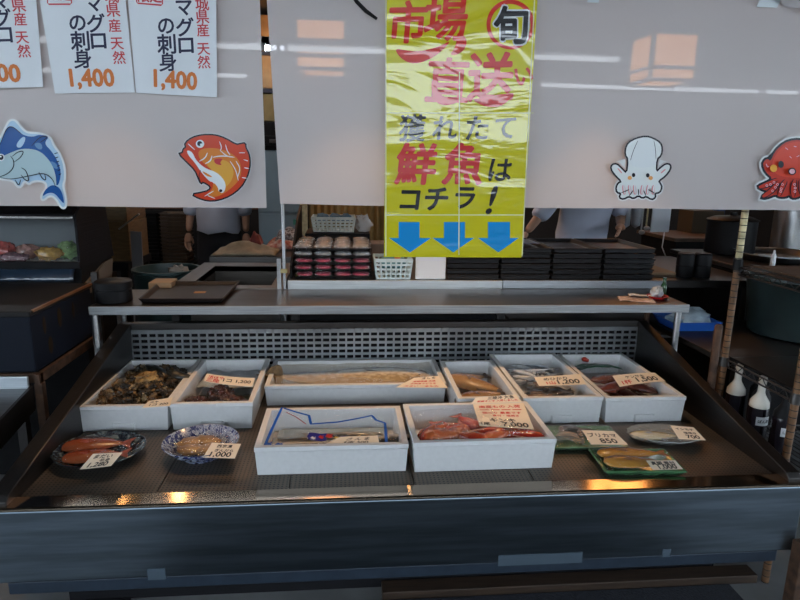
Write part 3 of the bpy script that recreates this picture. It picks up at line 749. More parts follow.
def dome(name, label, c, rx, ry, z0, h, m, seed, rz=0.0):
    """cling film pulled over a dish"""
    def g(u, v):
        a = 2*PI*u; r = v
        x = rx*r*math.cos(a); y = ry*r*math.sin(a)
        z = h*(1-r**3)+0.0045*noise.noise(Vector((math.cos(a)*r*2.5, math.sin(a)*r*14, seed)))*(0.3+r)
        return (x, y, z)
    mb = MB().grid(g, 64, 14)
    o = mb.build(name, m, smooth=True); o.location = (c[0], c[1], z0); o.rotation_euler = (0, 0, rz)
    return tag(o, label, 'cling film')

plate('round_plate', 'large round dark blue patterned plate of red fish at the front left', (-0.797, 0.313), 0.140, 0.034, painted('indigo_plate', (0.05, 0.10, 0.13), (0.012, 0.018, 0.035), 26, 0.52, ring=(0.25, 0.32, 0.34)), 0.93)
mf_bream = fish_mat('bream_skin', (0.22, 0.022, 0.008), (0.32, 0.085, 0.03), 0.22, side=(0.38, 0.07, 0.025))
fish('red_fish', 'red fish lying across the dark blue round plate, back one', 'fish', 0.22, 0.085, 0.036, (mf_bream, m_finred), (-0.815, 0.345, 0.513), rz=0.08, group='red fish on the round plate')
fish('red_fish', 'red fish lying across the dark blue round plate, front one', 'fish', 0.20, 0.075, 0.034, (mf_bream, m_finred), (-0.790, 0.268, 0.513), rz=0.15, group='red fish on the round plate')
dome('cling_film', 'creased cling film over the dark blue round plate', (-0.797, 0.313), 0.143, 0.134, 0.530, 0.020, film_mat('creased_wrap', fac=0.04, fres=0.25, haze=0.0, scale=15, bump=0.8), 1.0, 0.5)
plate('china_bowl', 'round blue and white china bowl with tan fillets', (-0.476, 0.315), 0.122, 0.052, painted('blue_white_china', (0.50, 0.54, 0.60), (0.03, 0.045, 0.16), 44, 0.5, ring=(0.20, 0.24, 0.38)))
m_fillet = mat('soy_fillet', (0.42, 0.22, 0.07), 0.35, var=0.5, scale=30, bump=0.4, coat=0.3)
for i, (x, y, rz, lb) in enumerate(((-0.515, 0.335, 0.5, 'tan fillet at the back left of the china bowl'), (-0.465, 0.345, -0.3, 'tan fillet at the back right of the china bowl'), (-0.500, 0.285, 0.1, 'tan fillet at the front left of the china bowl'), (-0.445, 0.285, 0.6, 'tan fillet at the front right of the china bowl'))):
    mb = MB().ell((0, 0, 0), (0.045, 0.030, 0.014), 0, rough=0.25, nu=20, nv=12, seed=60+i, nsc=2.5)
    o = mb.build('fillet', m_fillet, smooth=True); o.location = (x, y, 0.535); o.rotation_euler = (0, 0, rz); tag(o, lb, 'fillet', 'tan fillets in the china bowl')
dome('cling_film', 'creased cling film over the blue and white china bowl', (-0.476, 0.315), 0.123, 0.123, 0.551, 0.008, film_mat('creased_wrap_thin', fac=0.02, fres=0.08, haze=0.0, scale=15, bump=0.5), 4.0, 0.9)

m_greenplate = mat('green_glaze', (0.075, 0.22, 0.095), 0.22, var=0.3, scale=14, coat=0.3)
m_greenpale = mat('pale_green_glaze', (0.13, 0.25, 0.14), 0.22, var=0.35, scale=20, coat=0.3)
def rect_plate(label, c, w, d, h, rz, m):
    t = thing('rectangular_plate', label, 'plate', (c[0], c[1], DZ), rz=rz)
    def ring(a, b, z): return [(-a, -b, z), (a, -b, z), (a, b, z), (-a, b, z)]
    w /= 2; d /= 2
    rs = [ring(w*.8, d*.78, 0), ring(w*.86, d*.84, 0.004), ring(w, d, h-0.003), ring(w, d, h), ring(w-.006, d-.006, h), ring(w*.82, d*.8, 0.010)]
    mb = MB(); fs = [(3, 2, 1, 0), (20, 21, 22, 23)]
    for i in range(5):
        for k in range(4): fs.append((i*4+k, i*4+(k+1) % 4, (i+1)*4+(k+1) % 4, (i+1)*4+k))
    mb.add([v for r in rs for v in r], fs)
    mb.build('dish', m, t, bevel=0.003, seg=2, local=True, smooth=True)
    return t
rect_plate('pale green rectangular plate of dark yellowtail collar behind the front green plate', (0.828, 0.338), 0.265, 0.175, 0.022, -0.05, m_greenpale)
rect_plate('green rectangular plate of two browned fish nearest the front rim', (0.938, 0.158), 0.262, 0.158, 0.022, -0.06, m_greenplate)
mf_roast = fish_mat('browned_fish_skin', (0.12, 0.04, 0.008), (0.46, 0.22, 0.04), 0.2, side=(0.32, 0.13, 0.02))
m_finroast = mat('browned_fin', (0.20, 0.08, 0.02), 0.4, var=0.4)
fish('browned_fish', 'golden brown fish at the back of the front green plate', 'fish', 0.235, 0.072, 0.030, (mf_roast, m_finroast), (0.940, 0.190, 0.516), rz=-0.06, group='browned fish on the green plate', tail=0.7, dorsal=0.7)
fish('browned_fish', 'golden brown fish at the front of the front green plate', 'fish', 0.215, 0.070, 0.030, (mf_roast, m_finroast), (0.925, 0.125, 0.518), rz=-0.08, group='browned fish on the green plate', tail=0.7, dorsal=0.7)
m_collar = mat('yellowtail_collar', (0.09, 0.08, 0.07), 0.25, var=0.8, scale=22, bump=0.6, col2=(0.02, 0.02, 0.018), coat=0.5)
m_collar2 = mat('pale_flesh', (0.30, 0.26, 0.20), 0.3, var=0.6, scale=20, bump=0.5, coat=0.5)
for i, (x, y, z, rz, m, lb) in enumerate(((0.79, 0.37, 0.528, 0.3, m_collar, 'dark fish collar at the back of the pale green plate'), (0.77, 0.315, 0.528, -0.2, m_collar2, 'pale fish collar at the front left of the pale green plate'), (0.84, 0.33, 0.530, 0.5, m_collar, 'dark fish collar in the middle of the pale green plate'))):
    pts = [(-0.05, -0.012, 0), (-0.03, 0.02, 0), (0.0, 0.034, 0), (0.035, 0.022, 0), (0.058, -0.02, 0), (0.03, -0.004, 0), (0.0, 0.004, 0), (-0.03, -0.008, 0)]
    mb = MB().prism([(a, b, -0.008) for a, b in smooth_poly([(p[0], p[1]) for p in pts], 2)], (0, 0, 0.018))
    o = mb.build('fish_collar', m, smooth=True, bevel=0.005, seg=3); o.location = (x, y, z); o.rotation_euler = (0.1, 0.05, rz); tag(o, lb, 'fish piece', 'fish collars on the pale green plate')
film('cling_film', 'shiny cling film over the pale green plate', 0.700, 0.956, 0.256, 0.420, 0.546, 0.006, m_film_soft, nu=30, nv=20, sc=16, seed=71, edge=0.018, cat='cling film')
film('cling_film', 'shiny cling film over the two browned fish', 0.815, 1.062, 0.088, 0.230, 0.548, 0.005, m_film, nu=30, nv=20, sc=18, seed=72, edge=0.020, cat='cling film')
# oval glass dish
m_glassdish = mat('cut_glass', (0.62, 0.66, 0.64), 0.12, bump=0.8, scale=40, trans=0.55, var=0.05)
t = thing('glass_dish', 'oval scalloped glass dish with a small silvery fish', 'plate', (1.128, 0.335, DZ))
mb = MB(); seg = 72; prof = [(0.55, 0.0), (0.62, 0.003), (0.86, 0.018), (1.0, 0.026), (0.985, 0.029), (0.83, 0.021), (0.55, 0.008), (0.0008, 0.007)]
vs = []
for r, z in prof:
    for k in range(seg):
        a = 2*PI*k/seg; q = 1+(0.025*math.cos(a*18) if r > 0.8 else 0)
        vs.append((0.130*r*q*math.cos(a), 0.078*r*q*math.sin(a), z))
fs = [(i*seg+k, i*seg+(k+1) % seg, (i+1)*seg+(k+1) % seg, (i+1)*seg+k) for i in range(len(prof)-1) for k in range(seg)]+[tuple(range(seg))[::-1], tuple((len(prof)-1)*seg+k for k in range(seg))]
mb.add(vs, fs); mb.build('dish', m_glassdish, t, smooth=True, local=True); t.rotation_euler = (0, 0, -0.12)
mf_croaker = fish_mat('croaker_skin', (0.16, 0.13, 0.06), (0.60, 0.52, 0.36), 0.22, side=(0.42, 0.33, 0.15))
fish('small_fish', 'small silvery yellow fish on the oval glass dish', 'fish', 0.19, 0.060, 0.028, (mf_croaker, m_finsilver), (1.095, 0.325, 0.512), rz=-0.10, tail=0.7)
film('cling_film', 'shiny cling film over the oval glass dish', 1.018, 1.236, 0.275, 0.395, 0.540, 0.005, m_film_soft, nu=28, nv=18, sc=18, seed=73, edge=0.014, cat='cling film')

# ================================================================ PRICE CARDS
def card(label, corners, texts, under=None, curl=0.0):
    """corners bottom left, bottom right, top right, top left; texts (string, u, v, height, ink, bold)"""
    BL, BR, TR, TL = [Vector(c) for c in corners]
    W_ = ((BR-BL).length+(TR-TL).length)/2; H_ = ((TL-BL).length+(TR-BR).length)/2
    n = (BR-BL).cross(TL-BL).normalized()
    c0 = (BL+BR+TR+TL)/4
    def P(u, v, o=0.0):
        q = (BL*(1-u)+BR*u)*(1-v)+(TL*(1-u)+TR*u)*v
        return q+n*(o+curl*(4*(u-.5)**2))-c0
    mb = MB(); NU = 8
    for j, o in enumerate((0.0, 0.0007)):
        mb.add([P(i/NU, v, o) for i in range(NU+1) for v in (0, 1)], [(2*i, 2*i+2, 2*i+3, 2*i+1) if j else (2*i, 2*i+1, 2*i+3, 2*i+2) for i in range(NU)], 0)
    for u0, u1, v0, v1 in ((0, 1, 0, 0), (0, 1, 1, 1), (0, 0, 0, 1), (1, 1, 0, 1)):
        k = NU if u0 != u1 else 1
        for i in range(k):
            a, b = i/k, (i+1)/k
            pa = (u0+(u1-u0)*a, v0+(v1-v0)*a); pb = (u0+(u1-u0)*b, v0+(v1-v0)*b)
            mb.add([P(*pa), P(*pb), P(*pb, 0.0007), P(*pa, 0.0007)], [(0, 1, 2, 3)], 0)
    for txt, u, v, wd, mi in texts:
        vs, fs, w, h = glyphs(txt, 0.0)
        k = wd*W_/w
        for i, (dx, dy) in enumerate(((0, 0), (.025, 0), (-.025, 0), (0, .03), (0, -.03))):
            mb.add([P(u+(a+dx)*k/W_, v+(b+dy)*k/H_, 0.0012+0.00002*i) for a, b in vs], fs, mi)
    o = mb.build('price_card', [m_card, m_ink, m_redink], normals=False); o.location = c0
    return tag(o, label, 'price card', 'handwritten price cards')
def pc(px, zb, zt):
    return [at(*px[0], Z=zb), at(*px[1], Z=zb), at(*px[2], Z=zt), at(*px[3], Z=zt)]
card('small price card on the front rim of the oyster box', pc([(142, 408), (170, 406), (172.5, 397.5), (149, 401)], 0.606, 0.612), [('カキ', .3, .68, .34, 1), ('1コ 200', .55, .3, .7, 1)])
card('price card lying on the bag of dark red sea squirts', pc([(203.5, 382), (252.4, 387.5), (255.2, 379), (206.9, 374.5)], 0.606, 0.616), [('活ほや', .22, .66, .32, 2), ('三陸', .18, .26, .26, 2), ('1コ 1,200', .66, .45, .56, 1)], curl=0.004)
card('price card with red lines on the front right corner of the long box', pc([(395.5, 387.6), (447.8, 388), (438.5, 376), (414, 378)], 0.592, 0.606), [('活 し め', .6, .86, .46, 1), ('宮城県産 天然', .5, .58, .62, 2), ('お刺身でどうぞ', .5, .36, .6, 2), ('大きい 一本もの', .48, .13, .7, 2)])
card('large two-tier price card over the red rockfish', pc([(479.5, 426), (534, 429.3), (523.5, 403), (473, 404.5)], 0.612, 0.622), [('南蛮もの 入荷', .5, .86, .80, 2), ('ーーーー', .5, .72, .80, 2), ('脂のり 最高です', .5, .59, .74, 2), ('煮付・塩焼き', .56, .47, .5, 2), ('キンキ', .47, .28, .48, 1), ('1尾', .13, .11, .16, 1), ('7,000', .68, .11, .48, 1)])
card('upper cream price card tucked behind the large rockfish card', pc([(471, 404), (522, 402), (516, 394.5), (476, 397.5)], 0.622, 0.634), [('三陸沖 大漁', .6, .72, .6, 1), ('新鮮キンキ 入荷しました', .52, .30, .84, 2)])
card('price card across the box of thin silvery fish', pc([(539, 386), (586.5, 384.5), (580, 374), (534, 377.5)], 0.612, 0.622), [('めひかり', .42, .68, .5, 1), ('1山', .28, .28, .18, 2), ('1,200', .66, .30, .46, 1)])
card('price card across the rightmost foam box', pc([(620, 386), (666, 380.5), (655, 372), (612.5, 375)], 0.612, 0.624), [('ケンサキ', .45, .70, .42, 1), ('1杯', .2, .28, .2, 2), ('1,500', .66, .34, .46, 1)], curl=-0.004)
card('price card on the dark blue round plate', pc([(79.5, 469.7), (111, 466), (122.5, 452.5), (93, 454)], 0.545, 0.562), [('まだい', .45, .78, .6, 1), ('半身', .6, .5, .34, 1), ('1,280', .5, .2, .62, 1)])
card('price card on the blue and white china bowl', pc([(203, 457.5), (234.8, 458.5), (241, 444), (212, 442.8)], 0.550, 0.564), [('西京漬', .5, .78, .5, 1), ('ぎんだら', .55, .49, .6, 1), ('1,000', .5, .2, .66, 1)])
card('price card with bold strokes on the pale green plate', pc([(591.4, 444.5), (628, 444.8), (614, 431.3), (582, 430.3)], 0.556, 0.568), [('ブリカマ', .5, .66, .84, 1), ('850', .55, .25, .46, 1)])
card('price card on the oval glass dish', pc([(679, 439), (705.8, 440.3), (693.5, 427.5), (670.2, 425.5)], 0.550, 0.562), [('イシモチ', .5, .76, .74, 1), ('塩焼き', .6, .48, .5, 1), ('700', .6, .2, .5, 1)])
card('price card on the two browned fish of the front green plate', pc([(653, 470), (683, 469.2), (675, 460.4), (646, 460.6)], 0.553, 0.562), [('真鯛 煮付', .5, .68, .8, 1), ('1,000', .55, .26, .6, 1)])
card('blank-edged price card inside the front left foam box', pc([(322, 445.5), (379.5, 444.5), (377.5, 435.5), (340, 437)], 0.592, 0.596), [('さ ん ま', .55, .66, .5, 1), ('3本 500', .55, .28, .48, 1)])

# ================================================================ CURTAINS, SIGN, POSTERS, STICKERS
YB = 0.48
def curtain(name, label, xl0, xl1, xr, z0, z1, seed, sag=0.0):
    def g(u, v):
        xl = xl0*(1-v)+xl1*v
        x = xl+(xr-xl)*u
        zb = z0+0.006*noise.noise(Vector((x*2.2, 0, seed)))+(xr-xl0)*0
        zt = z1-sag*max(0, (u-0.72))**2*3
        y = YB+0.015*noise.noise(Vector((x*3.0, v*1.2, seed)))*(0.4+v)+0.004*noise.noise(Vector((x*9+v*2, v*2, seed+3)))
        return (x, y, zb+(zt-zb)*v)
    o = MB().grid(g, 90, 24).build(name, m_sheet, smooth=True, solid=0.0)
    o.data.polygons.foreach_set('use_smooth', [True]*len(o.data.polygons))
    return tag(o, label, 'curtain')
def lin(x0, x1, y, v): return x0+(x1-x0)*v
curtain('vinyl_curtain', 'translucent white vinyl curtain with the three price posters, left of the gap', -1.75, -1.75, -0.262, 1.299, 2.09, 3.0)
curtain('vinyl_curtain', 'translucent white vinyl curtain behind the yellow sign, right of the gap', -0.217, -0.247, 2.1, 1.312, 2.06, 8.0, sag=0.55)
rail = MB().tube([(-1.9, 0.49, 2.095), (2.2, 0.49, 2.095)], 0.011, 12).build('curtain_rail', m_steel_dark, smooth=True); tag(rail, 'steel rail from which the vinyl curtains hang', 'rail')
for i, (x0, y0, x1, y1, lb) in enumerate(((589, -14, 599, 3, 'small piece of clear tape on the top of the right curtain above the squid sticker'), (762, -12, 780, 8, 'slanted piece of pale tape at the top right of the right curtain'))):
    a = at(x0, y0, Y=0.468); b = at(x1, y1, Y=0.468)
    k = 0.012 if i else 0.002
    o = MB().prism([(a.x+k, 0.466, a.z), (b.x+k, 0.466, a.z), (b.x-k, 0.466, b.z), (a.x-k, 0.466, b.z)], (0, 0.001, 0)).build('tape', mat('pale_tape', (0.62, 0.68, 0.70), 0.35)); tag(o, lb, 'tape')
p0 = [at(x, y, Y=0.462) for x, y in ((350, -8), (357, 2), (366, 11), (377, 19))]
o = MB().tube(p0, [0.0055, 0.006, 0.006, 0.0045], 10).build('dangling_strap', m_black, smooth=True); tag(o, 'end of a black strap hanging in front of the right curtain', 'strap')
# bunched end of the sheet at the top right
def bun(u, v):
    p = at(762+u*45, -12+26*v*(0.3+u*0.7), Y=0.462); p.y += 0.02*math.sin(u*9+v*3)-0.01; return p
o = MB().grid(bun, 16, 10).build('gathered_sheet', m_sheet, smooth=True, solid=0.001); tag(o, 'gathered white sheet tied at the top right corner of the right curtain', 'curtain end')

# yellow sign
m_yel = mat('yellow_board', (0.60, 0.54, 0.006), 0.25, spec=0.4)
def _sign(m):
    L = m.node_tree.links; p = m.node_tree.nodes['Principled BSDF']
    tc = nd(m, 'ShaderNodeTexCoord'); mp = nd(m, 'ShaderNodeMapping'); mp.inputs['Scale'].default_value = (3.0, 3.0, 9)
    nz = nd(m, 'ShaderNodeTexNoise'); nz.inputs['Scale'].default_value = 1.0; nz.inputs['Detail'].default_value = 3; nz.inputs['Distortion'].default_value = 0.8
    b = nd(m, 'ShaderNodeBump'); b.inputs['Strength'].default_value = 0.34; b.inputs['Distance'].default_value = 0.02
    L.new(tc.outputs['Object'], mp.inputs['Vector']); L.new(mp.outputs['Vector'], nz.inputs['Vector']); L.new(nz.outputs['Fac'], b.inputs['Height']); L.new(b.outputs['Normal'], p.inputs['Normal'])
    p.inputs['Coat Weight'].default_value = 1.0; p.inputs['Coat Roughness'].default_value = 0.012
    L.new(b.outputs['Normal'], p.inputs['Coat Normal'])
def inkmat(n, c):
    m = mat(n, c, 0.25, spec=0.4); _sign(m); return m
_sign(m_yel)
sgm = [m_yel, inkmat('sign_red', (0.62, 0.025, 0.012)), inkmat('sign_black', (0.012, 0.012, 0.014)), inkmat('sign_blue', (0.004, 0.26, 0.62)), inkmat('sign_rose', (0.62, 0.04, 0.04)), mat('clear_tape_edge', (0.75, 0.75, 0.45), 0.2), inkmat('sign_white', (0.7, 0.72, 0.72))]
YS = 0.455
mb = MB(); mb.box(0.128, 0.606, YS, YS+0.006, 1.141, 2.02, 0)
Y1 = YS-0.0008; Y2 = YS-0.0014; Y3 = YS-0.002
def wp(pts, Y, mi): mb.poly([at(x, y, Y=Y) for x, y in pts], mi)
write_wall(mb, '市', 408, 22, 38, Y1, 1, bold=0.026, shear=0.12, rot=0.05)
write_wall(mb, '場', 446, 18, 42, Y1, 1, bold=0.024, shear=0.12, rot=0.05)
wp(smooth_poly([(394, 48), (400, 58), (411, 64), (425, 62), (440, 53), (452, 40), (440, 46), (424, 51), (408, 51)], 2), Y1, 1)
wp(smooth_poly([(457, 30), (467, 38), (466, 48), (458, 55), (449, 55), (456, 47)], 2), Y1, 1)
write_wall(mb, '直', 448, 80, 42, Y1, 4, bold=0.024, shear=0.05)
wp(smooth_poly([(431, 78), (432, 98), (441, 106), (455, 104), (464, 98), (452, 99), (440, 95), (436, 84)], 2), Y1, 4)
write_wall(mb, '送', 491, 77, 46, Y1, 4, bold=0.026, shear=0.05, rot=0.06)
wp(smooth_poly([(470, 98), (482, 106), (497, 108), (508, 102), (513, 92), (505, 94), (490, 99)], 2), Y1, 4)
write_wall(mb, 'い', 524, 76, 17, Y1, 4, bold=0.03, rot=0.2)
ring = []
for k in range(48):
    a = 2*PI*k/48; ring.append((510.5+24*math.cos(a), 24.5+25*math.sin(a)))
mb.poly([at(x, y, Y=Y1) for x, y in ring], 1)
mb.poly([at(510.5+20.0*math.cos(2*PI*k/48), 25+21.0*math.sin(2*PI*k/48), Y=Y2) for k in range(48)], 0)
write_wall(mb, '旬', 511, 25, 35, Y3, 6, bold=0.06, rot=0.05)
write_wall(mb, '旬', 511, 25, 34, Y3-0.0006, 2, bold=0.03, rot=0.05)
for ch, x, y, s in (('獲', 412.5, 128, 26), ('れ', 445, 128, 24), ('た', 477.5, 128, 22), ('て', 505, 128, 20)):
    write_wall(mb, ch, x, y, s, Y1, 2, bold=0.02, shear=0.1, rot=0.03)
write_wall(mb, '鮮', 416.5, 164, 39, Y1, 4, bold=0.03, shear=0.1); write_wall(mb, '魚', 464, 164, 39, Y1, 4, bold=0.03, shear=0.1); write_wall(mb, 'は', 500.5, 170, 22, Y1, 2, bold=0.02, shear=0.1)
for ch, x, y, s in (('コ', 410, 200, 18), ('チ', 436.5, 199, 22), ('ラ', 465, 198, 20)): write_wall(mb, ch, x, y, s, Y1, 2, bold=0.03, shear=0.1)
write_wall(mb, '!', 492, 200, 27, Y1, 2, bold=0.02, shear=0.25)
for (sx0, sx1, hx0, hx1) in ((398.7, 419.5, 389, 431), (444, 465, 432.5, 474), (488, 510, 478, 518.7)):
    c = (hx0+hx1)/2
    wp([(sx0, 222), (sx1, 222), (sx1, 238), (hx1, 238), (c, 252.5), (hx0, 238), (sx0, 238)], Y1, 3)
for y in (112.5, 214.5):
    wp([(386, y), (534 if y < 200 else 524, y), (534 if y < 200 else 524, y+0.9), (386, y+0.9)], Y2, 5)
wp([(459, 72), (460, 72), (459.4, 255), (458.4, 255)], Y2, 5)
wp([(385.3, 0), (386.3, 0), (386.3, 256), (385.3, 256)], Y2, 5); wp([(534, 0), (535, 0), (522.6, 257), (521.6, 257)], Y2, 5)
o = mb.build('yellow_sign', sgm, normals=False); tag(o, 'tall yellow laminated sign with red brush writing and three blue arrows', 'sign')

# price posters
YP = 0.466
def poster(label, cor, draw):
    mb = MB()
    C = [at(x, y, Y=YP) for x, y in cor]
    mb.prism([c for c in C], (0, 0.0007, 0), 0)
    draw(mb)
    o = mb.build('price_poster', [m_paper, m_navy, m_pinkred, m_orange], normals=False)
    return tag(o, label, 'poster', 'tuna price posters')
def dposter(chars, reds, price, stamp):
    def d(mb):
        Y = YP-0.0008
        for ch, x, y, s in chars: write_wall(mb, ch, x, y, s, Y, 1, bold=0.022, rot=0.06, shear=0.06)
        for ch, x, y, s in reds: write_wall(mb, ch, x, y, s, Y, 2, bold=0.014, rot=0.05)
        x, y, w, r = price; write_wall(mb, '1,400', x, y, 18.5, Y, 3, fit='h', bold=0.035, rot=r, sx=w/48*0.92)
        if stamp:
            x0, y0, x1, y1, r = stamp
            q = [(x0, y0), (x1, y0+r), (x1, y1+r), (x0, y1)]
            q = [(x0+1, y0), (x1-1, y0+r), (x1, y0+r+1), (x1, y1+r-2), (x1-2, y1+r), (x0+2, y1), (x0, y1-2), (x0, y0+1)]
            mb.poly([at(a, b, Y=Y) for a, b in q], 2)
            q2 = [(x0+1.2, y0+1), (x1-1.2, y0+r+1), (x1-1.2, y1+r-1.6), (x0+1.2, y1-1.6)]
            mb.poly([at(a, b, Y=Y-0.0005) for a, b in q2], 0)
            write_wall(mb, '限定', (x0+x1)/2, (y0+y1+r)/2-1, (x1-x0)*0.84, Y-0.0009, 2, fit='w', bold=0.03)
    return d
poster('white tuna price poster cut by the left edge of the photo', [(-58, -60), (31, -60), (43.2, 87), (-44, 89)],
       dposter([('グ', 2, 18, 17), ('ロ', 4.5, 35, 14), ('マ', 1, 1, 15)], [('県', 18.5, 5, 13), ('産', 20, 19, 12), ('天', 22, 37.5, 12), ('然', 24, 51, 12), ('城', 17, -9, 13)], (-4, 74, 52, 0.0), None))
poster('white tuna price poster in the middle of the three', [(30, -60), (119.5, -60), (135, 92.5), (55, 93.5)],
       dposter([('マ', 94, 4, 15), ('グ', 96, 23, 17), ('ロ', 98.5, 41, 14), ('の', 77.5, 23, 15), ('刺', 80, 41, 18), ('身', 82.5, 59, 17)], [('城', 111.5, -4, 13), ('県', 113, 10, 13), ('産', 114.5, 25.5, 12), ('天', 117, 43.5, 12), ('然', 119, 57.5, 12)], (92, 79, 48, 0.03), (47, -14, 72, 5, 0)))
poster('white tuna price poster on the right, nearest the sea bream sticker', [(123, -60), (215.5, -60), (217, 97.3), (136, 93)],
       dposter([('マ', 184, 8, 15), ('グ', 185, 27, 17), ('ロ', 186, 45.5, 14), ('の', 166, 26, 15), ('刺', 166.5, 44, 18), ('身', 167.7, 62, 17)], [('城', 202, 3.5, 13), ('県', 202.4, 17, 12.5), ('産', 202.8, 30, 12), ('天', 203.5, 49, 12), ('然', 203.8, 62, 12)], (175.5, 81, 47, -0.05), (136, -12, 163, 4, 2)))

# stickers: die-cut prints, flat in the photo too
YK = 0.4655
class Art:
    def __init__(s, ox, oy, k, mats): s.o = (ox, oy); s.k = k; s.mb = MB(); s.n = 0; s.mats = mats
    def P(s, p, lay): return at(s.o[0]+p[0]/s.k, s.o[1]+p[1]/s.k, Y=YK-0.0003*lay)
    def fill(s, pts, mi, it=2, grow=0.0):
        s.n += 1
        q = smooth_poly(pts, it) if it else pts
        if grow: q = offset_poly(q, grow)
        s.mb.poly([s.P(p, s.n) for p in q], mi)
    def line(s, pts, w, mi): s.fill(stroke_poly(smooth_poly(pts, 2, closed=False), w), mi, 0)
    def dot(s, x, y, rx, ry, mi): s.fill([(x+rx*math.cos(2*PI*k/20), y+ry*math.sin(2*PI*k/20)) for k in range(20)], mi, 0)
    def done(s, label):
        o = s.mb.build('sticker', s.mats, normals=False); return tag(o, label, 'sticker', 'sea creature stickers on the curtains')
pm = lambda n, c: mat(n, c, 0.22, spec=0.25)
m_pw = pm('print_white', (0.74, 0.77, 0.78)); m_pk = pm('print_black', (0.012, 0.012, 0.02))
A = Art(0, 110, 5.714, [m_pw, pm('print_blue', (0.012, 0.085, 0.30)), pm('print_pale_blue', (0.42, 0.56, 0.60)), m_pk, pm('print_mid_blue', (0.10, 0.24, 0.46)), pm('print_light_blue', (0.40, 0.58, 0.74))])
out = [(-130, 250), (-70, 200), (0, 165), (38, 75), (62, 52), (92, 58), (125, 100), (155, 128), (215, 128), (290, 150), (310, 205), (345, 245), (372, 320), (374, 400), (360, 430), (378, 490), (383, 545), (365, 568), (340, 550), (318, 508), (285, 490), (250, 520), (232, 512), (234, 480), (265, 445), (258, 412), (190, 408), (165, 430), (140, 405), (122, 445), (95, 440), (75, 405), (-20, 395), (-110, 350)]
A.fill(out, 0, 2, 4); A.fill(out, 5, 2, -8)
A.fill([(-110, 270), (-40, 225), (0, 195), (35, 105), (68, 90), (100, 115), (128, 142), (185, 155), (225, 140), (285, 150), (250, 190), (300, 240), (338, 310), (350, 370), (330, 445), (300, 390), (280, 290), (220, 235), (130, 225), (60, 250), (0, 285)], 1)
A.fill([(95, 190), (130, 150), (150, 160), (125, 215), (95, 215)], 5); A.fill([(190, 190), (235, 185), (245, 225), (215, 225)], 4); A.fill([(275, 290), (320, 300), (335, 340), (300, 330)], 4)
A.fill([(-110, 280), (0, 272), (60, 243), (130, 218), (220, 228), (278, 280), (315, 350), (325, 445), (300, 395), (250, 360), (170, 378), (60, 398), (-30, 385), (-105, 340)], 2)
A.fill([(318, 430), (345, 450), (360, 490), (368, 540), (345, 515), (312, 475), (275, 472), (238, 498), (258, 455), (290, 430)], 1)
A.fill([(120, 330), (150, 340), (165, 408), (140, 395)], 2); A.line([(122, 330), (150, 345), (168, 410), (140, 398), (120, 370)], 6, 3)
A.line([(222, 355), (240, 390), (264, 405), (255, 365)], 6, 3); A.line([(85, 398), (108, 436), (118, 398)], 6, 3)
A.line([(70, 265), (100, 240), (138, 232), (120, 270), (80, 298)], 6, 3); A.line([(-10, 385), (45, 365), (78, 330), (80, 290), (60, 262)], 6, 3)
A.line([(0, 385), (60, 398), (170, 376), (250, 358), (300, 392), (318, 440)], 5, 3)
A.line([(180, 205), (230, 150), (280, 152), (230, 185)], 5, 3); A.line([(0, 200), (35, 105), (68, 90), (125, 138)], 5, 3)
for k in range(6): A.line([(310+5*k, 250+24*k), (330+4*k, 244+24*k)], 5, 3)
A.dot(6, 271, 20, 21, 0); A.dot(6, 271, 14, 15, 3); A.dot(4, 266, 5, 5, 0)
A.done('blue tuna sticker on the left curtain, cut by the edge of the photo')

A = Art(170, 125, 6.667, [m_pw, pm('print_red', (0.60, 0.05, 0.015)), pm('print_orange', (0.66, 0.20, 0.025)), m_pk, pm('print_amber', (0.72, 0.36, 0.05)), pm('print_crimson', (0.55, 0.045, 0.05))])
out = [(102, 120), (150, 85), (215, 68), (300, 68), (370, 92), (440, 134), (470, 128), (500, 122), (503, 155), (522, 190), (530, 230), (529, 285), (510, 350), (470, 415), (400, 470), (320, 500), (250, 503), (190, 485), (150, 463), (200, 455), (260, 440), (277, 410), (220, 375), (207, 388), (190, 350), (170, 300), (110, 240), (62, 193), (85, 188), (92, 160), (108, 152)]
A.fill(out, 0, 1, 14); A.fill(out, 3, 1, 10); A.fill(out, 1, 1, -1)
A.fill([(190, 160), (300, 150), (400, 180), (460, 230), (480, 300), (460, 370), (400, 430), (320, 480), (240, 480), (300, 430), (330, 380), (300, 320), (240, 270), (190, 220)], 2)
A.fill([(260, 230), (380, 230), (430, 300), (410, 380), (340, 440), (320, 380), (290, 310), (240, 260)], 4)
A.fill([(110, 165), (150, 180), (172, 235), (235, 290), (300, 310), (345, 345), (372, 390), (368, 435), (345, 460), (310, 425), (288, 380), (260, 375), (205, 310), (165, 250), (120, 200)], 0)
A.fill([(205, 300), (270, 335), (285, 350), (240, 340)], 2); A.fill([(288, 375), (330, 430), (300, 470), (235, 470), (285, 430)], 2)
A.dot(338, 438, 11, 10, 3)
A.line([(250, 185), (235, 220), (195, 242)], 8, 0); A.line([(280, 205), (270, 240), (235, 258)], 8, 0); A.line([(285, 215), (340, 205), (420, 212)], 7, 0)
A.fill([(290, 225), (360, 222), (330, 250), (350, 270), (300, 260)], 5)
for q in ([(330, 110), (345, 150), (335, 170)], [(370, 130), (380, 170), (400, 200)], [(400, 240), (440, 300), (455, 370)], [(335, 170), (380, 210), (430, 215)], [(440, 240), (470, 290), (450, 350)], [(460, 185), (500, 185)], [(490, 230), (520, 240)], [(495, 285), (525, 290)], [(480, 350), (510, 355)], [(250, 470), (300, 490)], [(230, 475), (290, 440)], [(120, 125), (165, 165)]): A.line(q, 6, 0)
A.line([(205, 300), (190, 345), (207, 388)], 5, 3)
A.dot(200, 126, 28, 27, 0); A.dot(198, 124, 17, 17, 3); A.dot(208, 132, 8, 9, 0)
